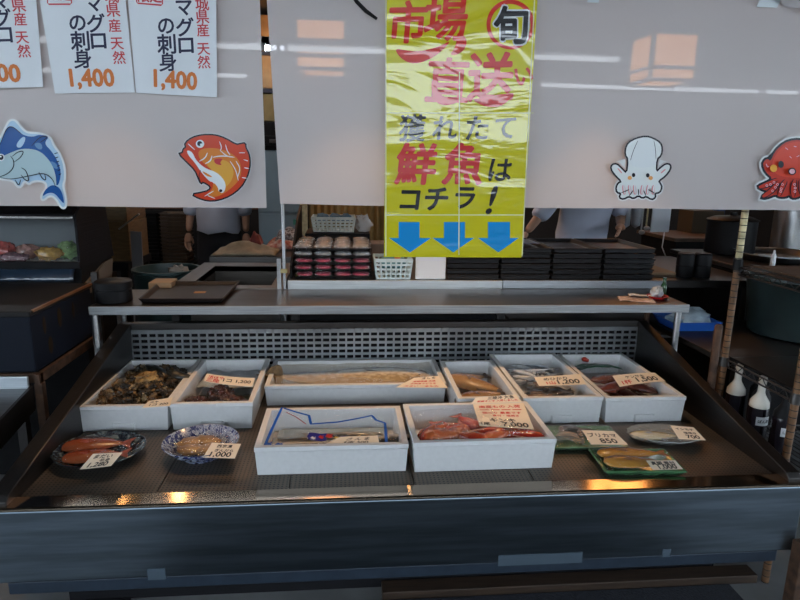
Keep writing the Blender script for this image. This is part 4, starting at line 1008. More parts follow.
A.done('orange-red sea bream sticker at the right end of the left curtain')

A = Art(600, 125, 7.056, [m_pw, pm('print_pale_grey', (0.76, 0.79, 0.78)), pm('print_cheek', (0.80, 0.38, 0.12)), m_pk, pm('print_pink', (0.75, 0.30, 0.32))])
sil = [(325, 80), (375, 95), (425, 125), (438, 165), (430, 215), (400, 240), (395, 335), (430, 300), (465, 275), (495, 280), (497, 310), (460, 360), (410, 395), (425, 415), (435, 440), (420, 475), (385, 480), (390, 510), (365, 525), (325, 500), (300, 515), (272, 495), (235, 518), (205, 500), (165, 522), (138, 512), (150, 480), (120, 475), (115, 440), (130, 410), (155, 400), (105, 350), (78, 310), (85, 280), (118, 275), (150, 305), (190, 345), (200, 240), (180, 210), (182, 165), (200, 125), (255, 95)]
A.fill(sil, 0, 1, 18); A.fill(sil, 3, 1, 9); A.fill(sil, 1, 1, -3)
A.fill([(265, 100), (325, 90), (385, 105), (395, 235), (390, 300), (210, 300), (215, 220)], 0)
A.line([(268, 110), (235, 180), (215, 250)], 4, 3); A.line([(380, 110), (392, 170), (395, 240)], 4, 3); A.line([(205, 305), (300, 320), (395, 305)], 4, 1)
for x in (165, 205, 240, 300, 340, 380):
    A.line([(x, 425), (x+8 if x < 270 else x-8, 490)], 22, 4); A.line([(x+3, 425), (x+9 if x < 270 else x-5, 485)], 12, 0)
for q in ([(150, 478), (185, 465), (205, 455)], [(205, 500), (222, 480), (232, 462)], [(272, 495), (272, 470), (270, 452)], [(325, 500), (316, 480), (308, 462)], [(385, 480), (360, 466), (340, 456)]): A.line(q, 7, 3)
A.line([(125, 305), (155, 340)], 9, 4); A.line([(430, 340), (462, 312)], 9, 4)
A.dot(237, 353, 12, 15, 3); A.dot(337, 355, 13, 15, 3); A.dot(210, 373, 15, 14, 2); A.dot(358, 374, 15, 14, 2)
A.done('white squid sticker on the right curtain')

A = Art(740, 125, 7.067, [m_pw, pm('print_octopus', (0.52, 0.035, 0.018)), pm('print_gold', (0.78, 0.36, 0.03)), m_pk, pm('print_rose', (0.75, 0.40, 0.45)), pm('print_octopus_light', (0.66, 0.05, 0.02))])
sil = [(215, 255), (245, 185), (310, 125), (380, 103), (450, 108), (530, 140), (590, 200), (605, 250), (640, 240), (655, 280), (640, 340), (600, 375), (680, 420), (690, 445), (640, 450), (660, 500), (640, 515), (590, 490), (570, 510), (530, 500), (480, 515), (440, 495), (400, 515), (365, 515), (350, 495), (320, 510), (270, 508), (255, 490), (180, 518), (150, 512), (200, 470), (135, 448), (130, 430), (190, 405), (230, 378), (180, 335), (158, 280), (175, 245), (200, 238)]
A.fill(sil, 0, 1, 26); A.fill(sil, 3, 1, 14); A.fill(sil, 1, 1, -2)
A.fill([(228, 260), (260, 195), (320, 138), (385, 118), (450, 122), (525, 155), (585, 215), (600, 290), (570, 350), (480, 375), (330, 372), (255, 350), (225, 305)], 5)
for q in ([(135, 442), (220, 410), (265, 385)], [(160, 508), (230, 460), (275, 400)], [(275, 500), (300, 430), (325, 390)], [(375, 508), (375, 440), (390, 385)], [(440, 495), (430, 440), (430, 385)]):
    A.line(q, 46, 3); A.line(q, 30, 1)
for q in ([(215, 420), (190, 428), (240, 405)], [(230, 465), (250, 440), (265, 420)], [(300, 420), (292, 450), (288, 470)], [(385, 420), (390, 445), (388, 470)]):
    for x, y in q: A.dot(x, y, 9, 9, 4); A.dot(x, y, 5, 5, 1)
A.dot(290, 278, 20, 25, 3); A.dot(238, 306, 25, 26, 2); A.dot(369, 328, 28, 26, 3); A.dot(369, 328, 20, 18, 4); A.dot(470, 285, 20, 25, 3); A.dot(520, 310, 25, 26, 2)
A.line([(185, 275), (195, 300), (205, 290)], 7, 4)
for q in ([(320, 160), (340, 175)], [(380, 150), (400, 155)], [(350, 220), (365, 235)], [(400, 225), (420, 215)]): A.line(q, 5, 4)
A.done('red octopus sticker on the right curtain, cut by the edge of the photo')

# ================================================================ LAMPS
m_lampglow = mat('lamp_panel', (0.9, 0.6, 0.3), 0.5, emit=(1.0, 0.42, 0.12), estr=LAMP_W)
m_globe = mat('globe_glass', (0.9, 0.7, 0.5), 0.4, emit=(1.0, 0.56, 0.22), estr=GLOBE_W)
m_tube = mat('tube_glass', (0.9, 0.9, 0.95), 0.4, emit=(0.85, 0.93, 1.0), estr=TUBE_W)
for i, (x, lb) in enumerate(((-0.165, 'warm square box lamp glowing through the right curtain left of the yellow sign'), (2.30, 'warm square box lamp glowing through the right curtain above the squid sticker'))):
    t = thing('box_lamp', lb, 'lamp', (x, 2.9, 2.075), 'warm box lamps')
    h = 0.165
    MB().box(-h, h, -h, h, 0.0, 0.30).build('glow_panel', m_lampglow, t, local=True)
    mb = MB()
    for a in (-1, 1):
        for b in (-1, 1): mb.box(a*h-0.012, a*h+0.012, b*h-0.012, b*h+0.012, -0.01, 0.32)
    for z in (-0.012, 0.07, 0.30):
        for q in (-1, 1):
            mb.box(-h, h, q*h-0.011, q*h+0.011, z, z+0.022); mb.box(q*h-0.011, q*h+0.011, -h, h, z, z+0.022)
    mb.box(-h, h, -h, h, 0.305, 0.32)
    mb.build('frame', m_dark, t, local=True)
    MB().tube([(0, 0, 0.31), (0, 0, 0.43)], 0.012, 10).build('hanging_rod', m_dark, t, local=True)
for x, lb in ((-1.80, 'small warm globe lamp behind the middle poster'), (-1.33, 'small warm globe lamp behind the right poster'), (0.44, 'small warm globe lamp behind the upper part of the yellow sign'), (1.01, 'small warm globe lamp behind the right edge of the yellow sign')):
    t = thing('globe_lamp', lb, 'lamp', (x, 2.9, 2.15), 'small globe lamps')
    MB().ell((0, 0, 0), (0.036, 0.036, 0.036), nu=16, nv=10).build('globe', m_globe, t, local=True, smooth=True)
    MB().tube([(0, 0, 0.034), (0, 0, 0.10)], [0.022, 0.016], 14).build('socket', m_dark, t, local=True)
    MB().tube([(0, 0, 0.10), (0, 0, 0.35)], 0.005, 8).build('cord', m_dark, t, local=True)
for y, zz, xs, w in ((2.6, 2.17, (-2.3, -0.95, 0.05, 1.27), 0.56), (4.15, 2.20, (-2.35, -0.78, 0.82, 2.42, 3.7), 0.62)):
    for x in xs:
        t = thing('tube_lamp', 'fluorescent tube lamp hanging over the %s of the shop, seen faintly through the curtain' % ('middle' if y < 3 else 'back'), 'lamp', (x, y, zz), 'fluorescent tube lamps over the %s of the shop' % ('middle' if y < 3 else 'back'))
        MB().tube([(-w, 0, 0), (w, 0, 0)], 0.016, 12).build('tube', m_tube, t, local=True, smooth=True)
        mb = MB().box(-w-0.03, w+0.03, -0.04, 0.04, 0.024, 0.06)
        for s in (-1, 1): mb.box(s*(w+0.012)-0.012, s*(w+0.012)+0.012, -0.02, 0.02, -0.02, 0.03)
        for s in (-1, 1): mb.tube([(s*w*0.7, 0, 0.05), (s*w*0.7, 0, 2.5-zz)], 0.006, 8)
        mb.build('fitting', m_white, t, local=True)

m_spotface = mat('spot_face', (1, 0.8, 0.5), 0.4, emit=(1.0, 0.62, 0.30), estr=6.0)
for i, x in enumerate((-0.75, 0.05, 0.85)):
    t = thing('spot_lamp', ('warm spot lamp on the header behind the left curtain', 'warm spot lamp on the header behind the right curtain, left of the yellow sign', 'warm spot lamp on the header behind the right curtain, right of the yellow sign')[i], 'lamp', (x, 0.78, 2.02), 'warm spot lamps on the header')
    MB().lathe([(0.0008, 0.098), (0.020, 0.096), (0.037, 0.073), (0.047, 0.0), (0.050, 0.0), (0.040, 0.075), (0.022, 0.10), (0.0008, 0.102)], seg=28).build('shade', m_black, t, local=True, smooth=True)
    MB().lathe([(0.001, 0.020), (0.036, 0.020), (0.036, 0.024), (0.001, 0.026)], seg=24).build('bulb', m_spotface, t, local=True)
    MB().tube([(0, 0, 0.10), (0, -0.02, 0.16), (0, -0.178, 0.16)], 0.009, 10).build('arm', m_steel_dark, t, local=True)
    ld = bpy.data.lights.new('spot_light', 'SPOT'); ld.energy = SPOT_W*(0.7 if i == 0 else 1.0); ld.color = (1.0, 0.60, 0.30); ld.spot_size = 1.25; ld.spot_blend = 0.5; ld.shadow_soft_size = 0.035
    lo = bpy.data.objects.new('spot_light', ld); COL.objects.link(lo); lo.parent = t; lo.location = (0, 0, 0.012)

# ================================================================ BEHIND THE SHELF: COUNTER
ctr = thing('back_counter', 'long steel work counter with a bright front edge behind the service shelf', 'counter', (0.9, 1.6, 0))
TZ = 0.918
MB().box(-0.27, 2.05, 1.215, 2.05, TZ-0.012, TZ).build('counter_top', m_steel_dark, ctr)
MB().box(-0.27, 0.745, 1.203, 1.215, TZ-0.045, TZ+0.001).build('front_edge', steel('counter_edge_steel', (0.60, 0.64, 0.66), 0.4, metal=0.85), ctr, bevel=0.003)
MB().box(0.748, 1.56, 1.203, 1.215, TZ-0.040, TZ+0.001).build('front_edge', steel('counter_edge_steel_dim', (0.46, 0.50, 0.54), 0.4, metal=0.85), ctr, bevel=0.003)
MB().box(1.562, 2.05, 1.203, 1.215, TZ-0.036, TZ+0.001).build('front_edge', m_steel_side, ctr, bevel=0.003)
for x in (-0.24, 0.75, 2.02):
    for y in (1.235, 2.02): MB().box(x-0.02, x+0.02, y-0.02, y+0.02, 0, TZ-0.012).build('leg', m_steel_side, ctr)
MB().box(0.9, 2.05, 1.25, 2.03, 0.615, 0.63).build('lower_shelf', m_steel_side, ctr)
MB().box(-0.25, 0.73, 1.23, 1.245, 0.2, TZ-0.05).build('apron_panel', m_dark, ctr)

# black trays of packed food in a stack -------------------------------------
m_lid = film_mat('pack_lid', fac=0.05, haze=0.03, scale=40)
m_pinkfood = mat('pink_food', (0.62, 0.06, 0.13), 0.35, var=0.4, scale=60)
m_greyfood = mat('grey_food', (0.26, 0.27, 0.28), 0.35, var=0.6, scale=60, col2=(0.10, 0.08, 0.07))
m_foil = mat('silver_pack', (0.50, 0.54, 0.56), 0.3, var=0.4, scale=40)
def tray(label, x0, x1, y0, y1, z, h=0.020, group=None, name='serving_tray', m=None, taper=0.012):
    mb = MB(); t = 0.006
    c = ((x0+x1)/2, (y0+y1)/2, z)
    def ring(i, zz): return [(x0+i, y0+i, z+zz), (x1-i, y0+i, z+zz), (x1-i, y1-i, z+zz), (x0+i, y1-i, z+zz)]
    rs = [ring(taper, 0), ring(taper*0.8, h*0.7), ring(0, h*0.74), ring(0, h), ring(t, h), ring(max(0.016, taper), 0.004)]
    fs = [(3, 2, 1, 0), (20, 21, 22, 23)]
    for i in range(5):
        for k in range(4): fs.append((i*4+k, i*4+(k+1) % 4, (i+1)*4+(k+1) % 4, (i+1)*4+k))
    mb.add([v for r in rs for v in r], fs)
    o = mb.build(name, m or m_black, bevel=0.002, loc=c)
    return tag(o, label, 'tray', group)
def pack(kind, loc):
    t = thing('food_pack', '', 'food pack', loc)
    food = {'pink': m_pinkfood, 'grey': m_greyfood, 'silver': m_foil}[kind]
    mb = MB().ell((0, 0, 0.012), (0.040, 0.044, 0.0125), 0, rough=0.2, seed=5, nu=16, nv=8)
    mb.build('food', food, t, local=True, smooth=True)
    def rg(a, b, z, n=4): return [(-a, -b, z), (a, -b, z), (a, b, z), (-a, b, z)]
    rs = [rg(0.038, 0.042, 0.0), rg(0.043, 0.047, 0.014), rg(0.043, 0.047, 0.016), rg(0.034, 0.038, 0.026)]
    mb = MB(); fs = [(12, 13, 14, 15)]
    for i in range(3):
        for k in range(4): fs.append((i*4+k, i*4+(k+1) % 4, (i+1)*4+(k+1) % 4, (i+1)*4+k))
    mb.add([v for r in rs for v in r], fs)
    mb.build('lid', m_lid, t, local=True, bevel=0.003)
    return t
tx0, tx1, ty0, ty1 = -0.245, 0.122, 1.235, 1.62
zt = TZ+0.002
ordn = ['bottom', 'second from the bottom', 'middle', 'second from the top', 'topmost']
protos = {}
for lv in range(5):
    z = zt+lv*0.0325
    tray('black serving tray, %s in the stack of food packs' % ordn[lv], tx0, tx1, ty0, ty1, z, 0.014, 'stacked trays of food packs')
    kind = 'pink' if lv < 3 else ('silver' if lv == 3 else 'grey')
    rows = range(4) if lv == 4 else range(1)
    lab = {0: 'pink food pack in the front row of the bottom tray of the stack', 1: 'pink food pack in the front row of the second tray from the bottom', 2: 'pink food pack in the front row of the middle tray of the stack', 3: 'silvery food pack in the front row of the second tray from the top', 4: 'clear food pack of grey fish on the topmost tray of the stack'}[lv]
    for r in rows:
        for c in range(4):
            loc = (tx0+0.047+c*0.091+random.uniform(-.003, .003), ty0+0.052+r*0.094, z+0.0045)
            if kind not in protos: protos[kind] = o = pack(kind, loc)
            else: o = copy_of(protos[kind], loc, (0, 0, random.uniform(-.06, .06)))
            o['label'] = lab; o['group'] = 'food packs, ' + ordn[lv] + ' tray'
m_crate = mat('crate_plastic', (0.012, 0.012, 0.0135), 0.34, spec=0.4)
# black crates --------------------------------------------------------------
cols = [('leftmost', 0.480, 0.735), ('second from the left', 0.742, 0.99), ('third from the left', 0.998, 1.245), ('rightmost', 1.255, 1.515)]
for cn, (cname, x0, x1) in enumerate(cols):
    n = 6
    for lv in range(n):
        z = TZ+0.001+lv*0.0258
        lb = 'black tray, %s in the %s stack of black trays' % (['lowest', 'second from below', 'third from below', 'third from the top', 'second from the top', 'topmost'][lv], cname)
        tray(lb, x0, x1, 1.235+0.004*((lv*7+cn) % 3), 1.66, z, 0.0225, 'stacks of black trays on the back counter', name='stacking_tray', m=m_crate, taper=0.005)
for x, y, rz, lb, c in ((0.865, 1.45, 0.05, 'dark blue-grey plastic sheet on the second stack of black trays', (0.06, 0.075, 0.13)),):
    o = MB().grid(lambda u, v: (x-0.10+u*0.2, y-0.09+v*0.18, TZ+0.159+0.003*noise.noise(Vector((u*4, v*4, 0)))), 12, 12).build('plastic_sheet', mat('slate_sheet', c, 0.35), smooth=True, solid=0.002); tag(o, lb, 'sheet')
o = MB().ell((0, 0, 0), (0.035, 0.022, 0.006), rough=0.5, seed=8).build('crumpled_film', m_foil, smooth=True); o.location = (1.08, 1.33, TZ+0.135); tag(o, 'small crumpled film lying in the third stack of black trays', 'wrapper')
o = MB().ell((0, 0, 0), (0.026, 0.018, 0.005), rough=0.5, seed=9).build('crumpled_film', m_foil, smooth=True); o.location = (1.44, 1.30, TZ+0.135); tag(o, 'small crumpled film lying in the rightmost stack of black trays', 'wrapper')

# white baskets -------------------------------------------------------------
def basket(label, x0, x1, y0, y1, z, h, m, nx=7, nz=4):
    t = thing('plastic_basket', label, 'basket', ((x0+x1)/2, (y0+y1)/2, z))
    mb = MB(); tp = 0.012
    def wall(ax, fixed0, fixed1, a0, a1, n):
        for j in range(nz+1):
            k = j/nz; f = fixed0+(fixed1-fixed0)*k; zz = z+0.004+(h-0.008)*k; q = tp*(1-k); r = 0.0045 if j < nz else 0.008
            if ax == 'x': mb.box(a0+q, a1-q, f-0.0025, f+0.0025, zz-r, zz+r)
            else: mb.box(f-0.0025, f+0.0025, a0+q, a1-q, zz-r, zz+r)
        for i in range(n+1):
            k = i/n; b0 = a0+tp+(a1-a0-2*tp)*k; b1 = a0+(a1-a0)*k
            if ax == 'x': mb.tube([(b0, fixed0, z), (b1, fixed1, z+h)], 0.005, 6)
            else: mb.tube([(fixed0, b0, z), (fixed1, b1, z+h)], 0.005, 6)
    wall('x', y0+tp, y0, x0, x1, nx); wall('x', y1-tp, y1, x0, x1, nx); wall('y', x0+tp, x0, y0, y1, nx); wall('y', x1-tp, x1, y0, y1, nx)
    mb.build('mesh_wall', m, t)
    MB().box(x0+tp, x1-tp, y0+tp, y1-tp, z, z+0.005).build('bottom', m, t)
    return t
m_basket = mat('basket_plastic', (0.55, 0.68, 0.70), 0.45); m_basket2 = mat('basket_plastic_cream', (0.62, 0.66, 0.60), 0.45)
basket('pale blue plastic basket on the back counter left of the yellow sign', 0.135, 0.312, 1.225, 1.40, TZ+0.001, 0.095, m_basket)
tag(MB().ell((0, 0, 0), (0.07, 0.07, 0.035), rough=0.3, seed=4).build('folded_cloth', mat('teal_cloth', (0.10, 0.26, 0.30), 0.8, bump=0.3), smooth=True, loc=None), 'teal cloth in the pale blue basket left of the sign', 'cloth').location = (0.222, 1.31, TZ+0.068)
tag(MB().ell((0, 0, 0), (0.016, 0.012, 0.008), rough=0.2, seed=5).build('orange_cap', mat('orange_plastic', (0.6, 0.16, 0.03), 0.4), smooth=True), 'small orange cap on the teal cloth in the pale blue basket', 'cap').location = (0.245, 1.27, TZ+0.100)
o = MB().box(0.328, 0.472, 1.222, 1.236, TZ+0.001, TZ+0.125).build('white_board', m_white, bevel=0.006); tag(o, 'white cutting board standing below the yellow sign beside the basket', 'board')
o = MB().box(0.128, 0.30, 1.46, 1.62, TZ+0.001, TZ+0.14).build('wooden_box', mat('dull_brown_box', (0.20, 0.12, 0.08), 0.7, var=0.3), bevel=0.004); tag(o, 'dull brown box behind the pale blue basket', 'box')
o = MB().box(-0.22, 0.13, 1.70, 2.0, TZ+0.001, TZ+0.165).build('dark_crate', m_dark, bevel=0.005); tag(o, 'dark crate behind the stack of food packs, under the cream basket', 'crate')
basket('cream plastic basket of blue cloths behind the stack of food packs', -0.185, 0.050, 1.74, 1.92, TZ+0.168, 0.078, m_basket2, nx=9)
for i, (x, lb) in enumerate(((-0.13, 'left blue cloth in the cream basket'), (-0.06, 'middle blue cloth in the cream basket'), (0.0, 'right blue cloth in the cream basket'))):
    o = MB().ell((0, 0, 0), (0.036, 0.05, 0.024), rough=0.45, seed=14+i).build('blue_cloth', mat('blue_cloth', (0.07, 0.16, 0.24), 0.85, bump=0.3), smooth=True); o.location = (x, 1.83, TZ+0.238); tag(o, lb, 'cloth', 'blue cloths in the cream basket')
o = MB().ell((0, 0, 0), (0.05, 0.03, 0.045), rough=0.6, seed=24).build('plastic_bag', film_mat('bag_white', fac=0.2, haze=0.4), smooth=True); o.location = (0.098, 1.80, TZ+0.212); tag(o, 'crumpled clear plastic bag beside the cream basket', 'plastic bag')

# dark partition at the left end of the counter, thin pole
o = MB().prism([(-0.262, 1.25, TZ+0.001), (-0.262, 1.95, TZ+0.001), (-0.262, 1.95, TZ+0.30), (-0.262, 1.65, TZ+0.24), (-0.262, 1.25, TZ+0.06)], (0.01, 0, 0)).build('divider_panel', m_dark); tag(o, 'dark slanted divider standing at the left end of the back counter', 'divider')
pole = thing('thin_pole', 'thin steel pole rising from the counter gap to the ceiling between sink and food packs', 'pole', (-0.283, 1.19, 0))
MB().tube([(-0.283, 1.195, 0), (-0.283, 1.195, 2.5)], 0.0075, 12).build('tube', m_steel, pole, smooth=True)
MB().box(-0.300, -0.268, 1.186, 1.206, 0.955, 0.975).build('clamp', mat('brass_clamp', (0.40, 0.36, 0.18), 0.4, 0.6), pole, bevel=0.003)
MB().box(-0.315, -0.297, 1.19, 1.206, 0.86, 1.02).build('bracket', m_steel, pole)
MB().box(-0.3, -0.27, 1.19, 1.2, 0.86, 0.88).build('bracket_foot', m_steel, pole)

# sink counter ---------------------------------------------------------------
sk = thing('sink_counter', 'stainless sink counter with a deep rectangular basin left of the thin pole', 'sink', (-0.6, 1.6, 0))
mb = MB(); X0, X1, Y0, Y1, Z = -0.82, -0.30, 1.215, 1.98, 0.878
bx0, bx1, by0, by1 = -0.735, -0.355, 1.30, 1.86
mb.box(X0, X1, Y0, by0, Z-0.03, Z); mb.box(X0, X1, by1, Y1, Z-0.03, Z); mb.box(X0, bx0, by0, by1, Z-0.03, Z); mb.box(bx1, X1, by0, by1, Z-0.03, Z)
mb.build('sink_top', steel('sink_steel', (0.22, 0.21, 0.20), 0.4), sk)
mb = MB(); mb.box(bx0, bx1, by0, by1, Z-0.22, Z-0.215); mb.box(bx0-0.004, bx0, by0, by1, Z-0.22, Z-0.002); mb.box(bx1, bx1+0.004, by0, by1, Z-0.22, Z-0.002); mb.box(bx0, bx1, by0-0.004, by0, Z-0.22, Z-0.002); mb.box(bx0, bx1, by1, by1+0.004, Z-0.22, Z-0.002)
mb.build('basin', steel('basin_steel', (0.10, 0.09, 0.08), 0.45), sk)
for x in (X0+0.03, X1-0.03):
    for y in (Y0+0.03, Y1-0.03): MB().box(x-0.018, x+0.018, y-0.018, y+0.018, 0, Z-0.03).build('leg', m_steel_side, sk)
# table behind the sink, with bags and papers
tb = thing('prep_table', 'dark table behind the sink strewn with bags and papers', 'table', (-0.6, 2.3, 0))
MB().box(-0.80, -0.27, 2.02, 2.6, 0.86, 0.905).build('table_top', m_steel_dark, tb)
for x in (-0.77, -0.30):
    for y in (2.05, 2.57): MB().box(x-0.02, x+0.02, y-0.02, y+0.02, 0, 0.86).build('leg', m_dark, tb)
def crumple(name, label, cat, x0, x1, y0, y1, z, h, m, seed):
    mb = MB().grid(lambda u, v: (x0+u*(x1-x0), y0+v*(y1-y0), z+h*math.sin(PI*u)**0.6*math.sin(PI*v)**0.6*(0.65+0.7*noise.noise(Vector((u*3.5, v*3.5, seed))))), 26, 20)
    return tag(mb.build(name, m, smooth=True, solid=0.002), label, cat)
crumple('paper_bag', 'crumpled beige paper bag on the table behind the sink', 'bag', -0.80, -0.42, 2.05, 2.36, 0.910, 0.07, mat('beige_bag', (0.26, 0.21, 0.14), 0.7, var=0.3), 1)
crumple('red_bag', 'small red bag between the papers behind the sink', 'bag', -0.60, -0.52, 2.18, 2.30, 0.955, 0.10, mat('red_bag', (0.26, 0.03, 0.02), 0.5, var=0.4), 2)
crumple('paper_stack', 'pale papers with red print on the table behind the sink', 'paper', -0.52, -0.29, 2.30, 2.55, 0.915, 0.08, mat('printed_paper', (0.50, 0.42, 0.38), 0.7, var=0.5, scale=30, col2=(0.30, 0.06, 0.04)), 3)
crumple('checked_cloth', 'dark checked cloth bundle next to the thin pole behind the sink', 'cloth', -0.46, -0.28, 2.38, 2.58, 0.96, 0.10, mat('checked_cloth', (0.42, 0.42, 0.42), 0.8, var=0.9, scale=70, col2=(0.04, 0.02, 0.02)), 4)
# tub
tub = thing('round_tub', 'dark teal round plastic tub between the showcase and the sink', 'tub', (-1.0, 1.86, 0))
MB().lathe([(0.13, 0.0), (0.145, 0.02), (0.168, 0.42), (0.172, 0.845), (0.184, 0.852), (0.184, 0.866), (0.166, 0.866), (0.155, 0.80), (0.145, 0.55), (0.001, 0.54)], seg=48).build('body', m_teal, tub, smooth=True, local=True)
o = MB().ell((0, 0, 0), (0.05, 0.035, 0.03), rough=0.6, seed=2).build('rag', mat('grey_rag', (0.30, 0.26, 0.22), 0.9), smooth=True); o.location = (-0.95, 1.90, 0.845); tag(o, 'grey rag hung inside the teal tub', 'rag')
MB().lathe([(0.001, 0.79), (0.154, 0.79), (0.154, 0.80), (0.001, 0.815)], seg=32).build('contents', mat('wet_dark', (0.03, 0.05, 0.05), 0.3), tub, local=True, smooth=True)
# things on the shelf --------------------------------------------------------
st = thing('large_tray', 'wide black rectangular tray lying on the left part of the steel shelf', 'tray', (-0.67, 1.08, SZ))
def trap(i, z): return [(-0.838+i, 0.888+i, z), (-0.500-i, 0.888+i, z), (-0.497-i, 1.275-i, z), (-0.866+i, 1.275-i, z)]
mb = MB(); rs = [trap(0.014, SZ+0.001), trap(0, SZ+0.022), trap(0.009, SZ+0.022), trap(0.02, SZ+0.006)]
fs = [(3, 2, 1, 0), (12, 13, 14, 15)]
for i in range(3):
    for k in range(4): fs.append((i*4+k, i*4+(k+1) % 4, (i+1)*4+(k+1) % 4, (i+1)*4+k))
mb.add([v for r in rs for v in r], fs); mb.build('body', mat('tray_black', (0.014, 0.011, 0.011), 0.45, var=0.2, spec=0.2), st, bevel=0.003)
a = at(200, 292, Z=SZ+0.008)
MB().box(a.x-0.024, a.x+0.024, a.y-0.015, a.y+0.015, SZ+0.0062, SZ+0.008).build('paper_label', mat('orange_label', (0.36, 0.17, 0.06), 0.7), st)
pot = thing('round_canister', 'short black round canister at the left end of the steel shelf', 'canister', (-0.950, 0.945, SZ))
MB().lathe([(0.066, 0.0), (0.070, 0.004), (0.070, 0.050), (0.067, 0.052), (0.067, 0.056), (0.072, 0.058), (0.072, 0.084), (0.066, 0.088), (0.001, 0.088)], seg=40).build('body', m_black, pot, smooth=True, local=True)
o = MB().box(-0.89, -0.79, 1.19, 1.30, SZ-0.02, SZ+0.030).build('cardboard_piece', m_tan, bevel=0.003); o.location.z = 0.0; tag(o, 'tan cardboard piece behind the black canister', 'cardboard')
# papers, red dish, green bottle at the right end
def sheet(label, c, w, d, rz, m, seed, z=SZ+0.0015, name='paper_sheet'):
    R = Matrix.Rotation(rz, 3, 'Z')
    mb = MB().grid(lambda u, v: tuple(R @ Vector(((u-.5)*w, (v-.5)*d, 0.008*max(0, noise.noise(Vector((u*2.5, v*2.5, seed))))))+Vector((c[0], c[1], z))), 12, 8)
    return tag(mb.build(name, m, smooth=True, solid=0.0008), label, 'paper')
m_news = mat('printed_sheet', (0.60, 0.46, 0.40), 0.75, var=0.5, scale=45, col2=(0.28, 0.17, 0.13))
sheet('pinkish printed paper lying at the right end of the steel shelf', (1.285, 0.945), 0.15, 0.10, -0.3, m_news, 3)
sheet('pale folded paper strip next to the red dish on the steel shelf', (1.325, 0.98), 0.11, 0.035, -0.25, mat('pale_sheet', (0.56, 0.52, 0.48), 0.7), 5, z=SZ+0.012)
dsh = thing('red_dish', 'small red dish with crumpled wrapping at the right end of the steel shelf', 'dish', (1.395, 0.965, SZ+0.0005))
MB().lathe([(0.028, 0.0), (0.030, 0.002), (0.046, 0.012), (0.047, 0.014), (0.044, 0.014), (0.026, 0.004), (0.001, 0.004)], seg=36).build('body', mat('red_lacquer', (0.42, 0.02, 0.02), 0.25), dsh, smooth=True, local=True)
o = MB().ell((0, 0, 0), (0.028, 0.026, 0.024), rough=0.7, seed=6, nsc=4).build('crumpled_wrapping', m_foil, smooth=True); o.location = (1.392, 0.968, SZ+0.030); tag(o, 'crumpled silvery wrapping in the small red dish', 'wrapping')
bt = thing('green_bottle', 'small dark green bottle beside the red dish on the steel shelf', 'bottle', (1.452, 1.02, SZ+0.0005))
MB().lathe([(0.013, 0.0), (0.0145, 0.002), (0.0145, 0.050), (0.008, 0.062), (0.007, 0.076), (0.009, 0.077), (0.009, 0.086), (0.001, 0.087)], seg=20).build('body', mat('green_glass', (0.012, 0.06, 0.015), 0.15, spec=0.7), bt, smooth=True, local=True)
# blue bin under the counter
bn = thing('blue_bin', 'blue plastic bin of clear bags behind the right end of the steel shelf', 'bin', (1.62, 1.09, 0.7155))
def rg(a, b, z): return [(-a, -b, z), (a, -b, z), (a, b, z), (-a, b, z)]
rs = [rg(0.09, 0.08, 0), rg(0.12, 0.10, 0.045), rg(0.116, 0.096, 0.045), rg(0.086, 0.076, 0.004)]
mb = MB(); fs = [(3, 2, 1, 0), (12, 13, 14, 15)]
for i in range(3):
    for k in range(4): fs.append((i*4+k, i*4+(k+1) % 4, (i+1)*4+(k+1) % 4, (i+1)*4+k))
mb.add([v for r in rs for v in r], fs); mb.build('body', m_blue, bn, local=True)
o = MB().ell((0, 0, 0), (0.10, 0.075, 0.045), rough=0.5, seed=16, nsc=4).build('plastic_bag', mat('bag_light', (0.34, 0.44, 0.52), 0.25, var=0.5, scale=14, bump=0.8), smooth=True); o.location = (1.63, 1.08, 0.762); tag(o, 'clear plastic bags filling the blue bin', 'plastic bag')

# ================================================================ LEFT SIDE
ch = thing('cold_chest', 'black insulated chest on a rusty stand at the left edge of the photo', 'chest', (-1.7, 0.85, 0))
MB().box(-2.3, -1.105, 0.585, 1.10, 0.700, 0.905).build('body', mat('chest_navy', (0.007, 0.010, 0.018), 0.6, var=0.3, scale=4, spec=0.12), ch, bevel=0.006)
MB().box(-2.3, -1.10, 0.58, 1.105, 0.905, 0.925).build('lid', mat('chest_lid', (0.018, 0.016, 0.0155), 0.55, var=0.4, scale=5, spec=0.2), ch, bevel=0.004)
MB().box(-1.106, -1.096, 0.60, 1.10, 0.918, 0.927).build('copper_edge', mat('copper_trim', (0.30, 0.14, 0.07), 0.4, 0.6), ch)
for y, z, w, h in ((0.68, 0.85, 0.012, 0.034), (0.80, 0.85, 0.018, 0.040), (0.92, 0.85, 0.012, 0.034), (0.71, 0.765, 0.018, 0.034)):
    MB().ell((-1.105, y, z), (0.0012, w, h), 0, nu=14, nv=8).build('faded_print', mat('faded_ochre', (0.022, 0.014, 0.006), 0.6, spec=0.1), ch)
fr = thing('angle_iron_stand', 'rusty angle iron stand carrying the black insulated chest', 'stand', (-1.6, 0.85, 0))
MB().box(-1.10, -1.085, 0.56, 1.13, 0.665, 0.699).build('side_rail', m_rust, fr)
MB().box(-2.3, -1.085, 0.575, 0.59, 0.665, 0.699).build('front_rail', m_rust, fr)
for x, y, h in ((-1.092, 0.575, 0.665), (-2.28, 0.60, 0.665), (-2.28, 1.12, 0.665)): MB().box(x-0.013, x+0.013, y-0.013, y+0.013, 0, h).build('leg', m_rust, fr)
MB().box(-1.105, -1.08, 1.115, 1.14, 0, 0.97).build('corner_post', m_steel_side, fr)
p = at(0, 440, X=-1.10)
ft = thing('steel_drain_tray', 'stainless drain tray with an upright back lip at the far left edge', 'tray', (-1.5, 0.35, 0))
mb = MB()
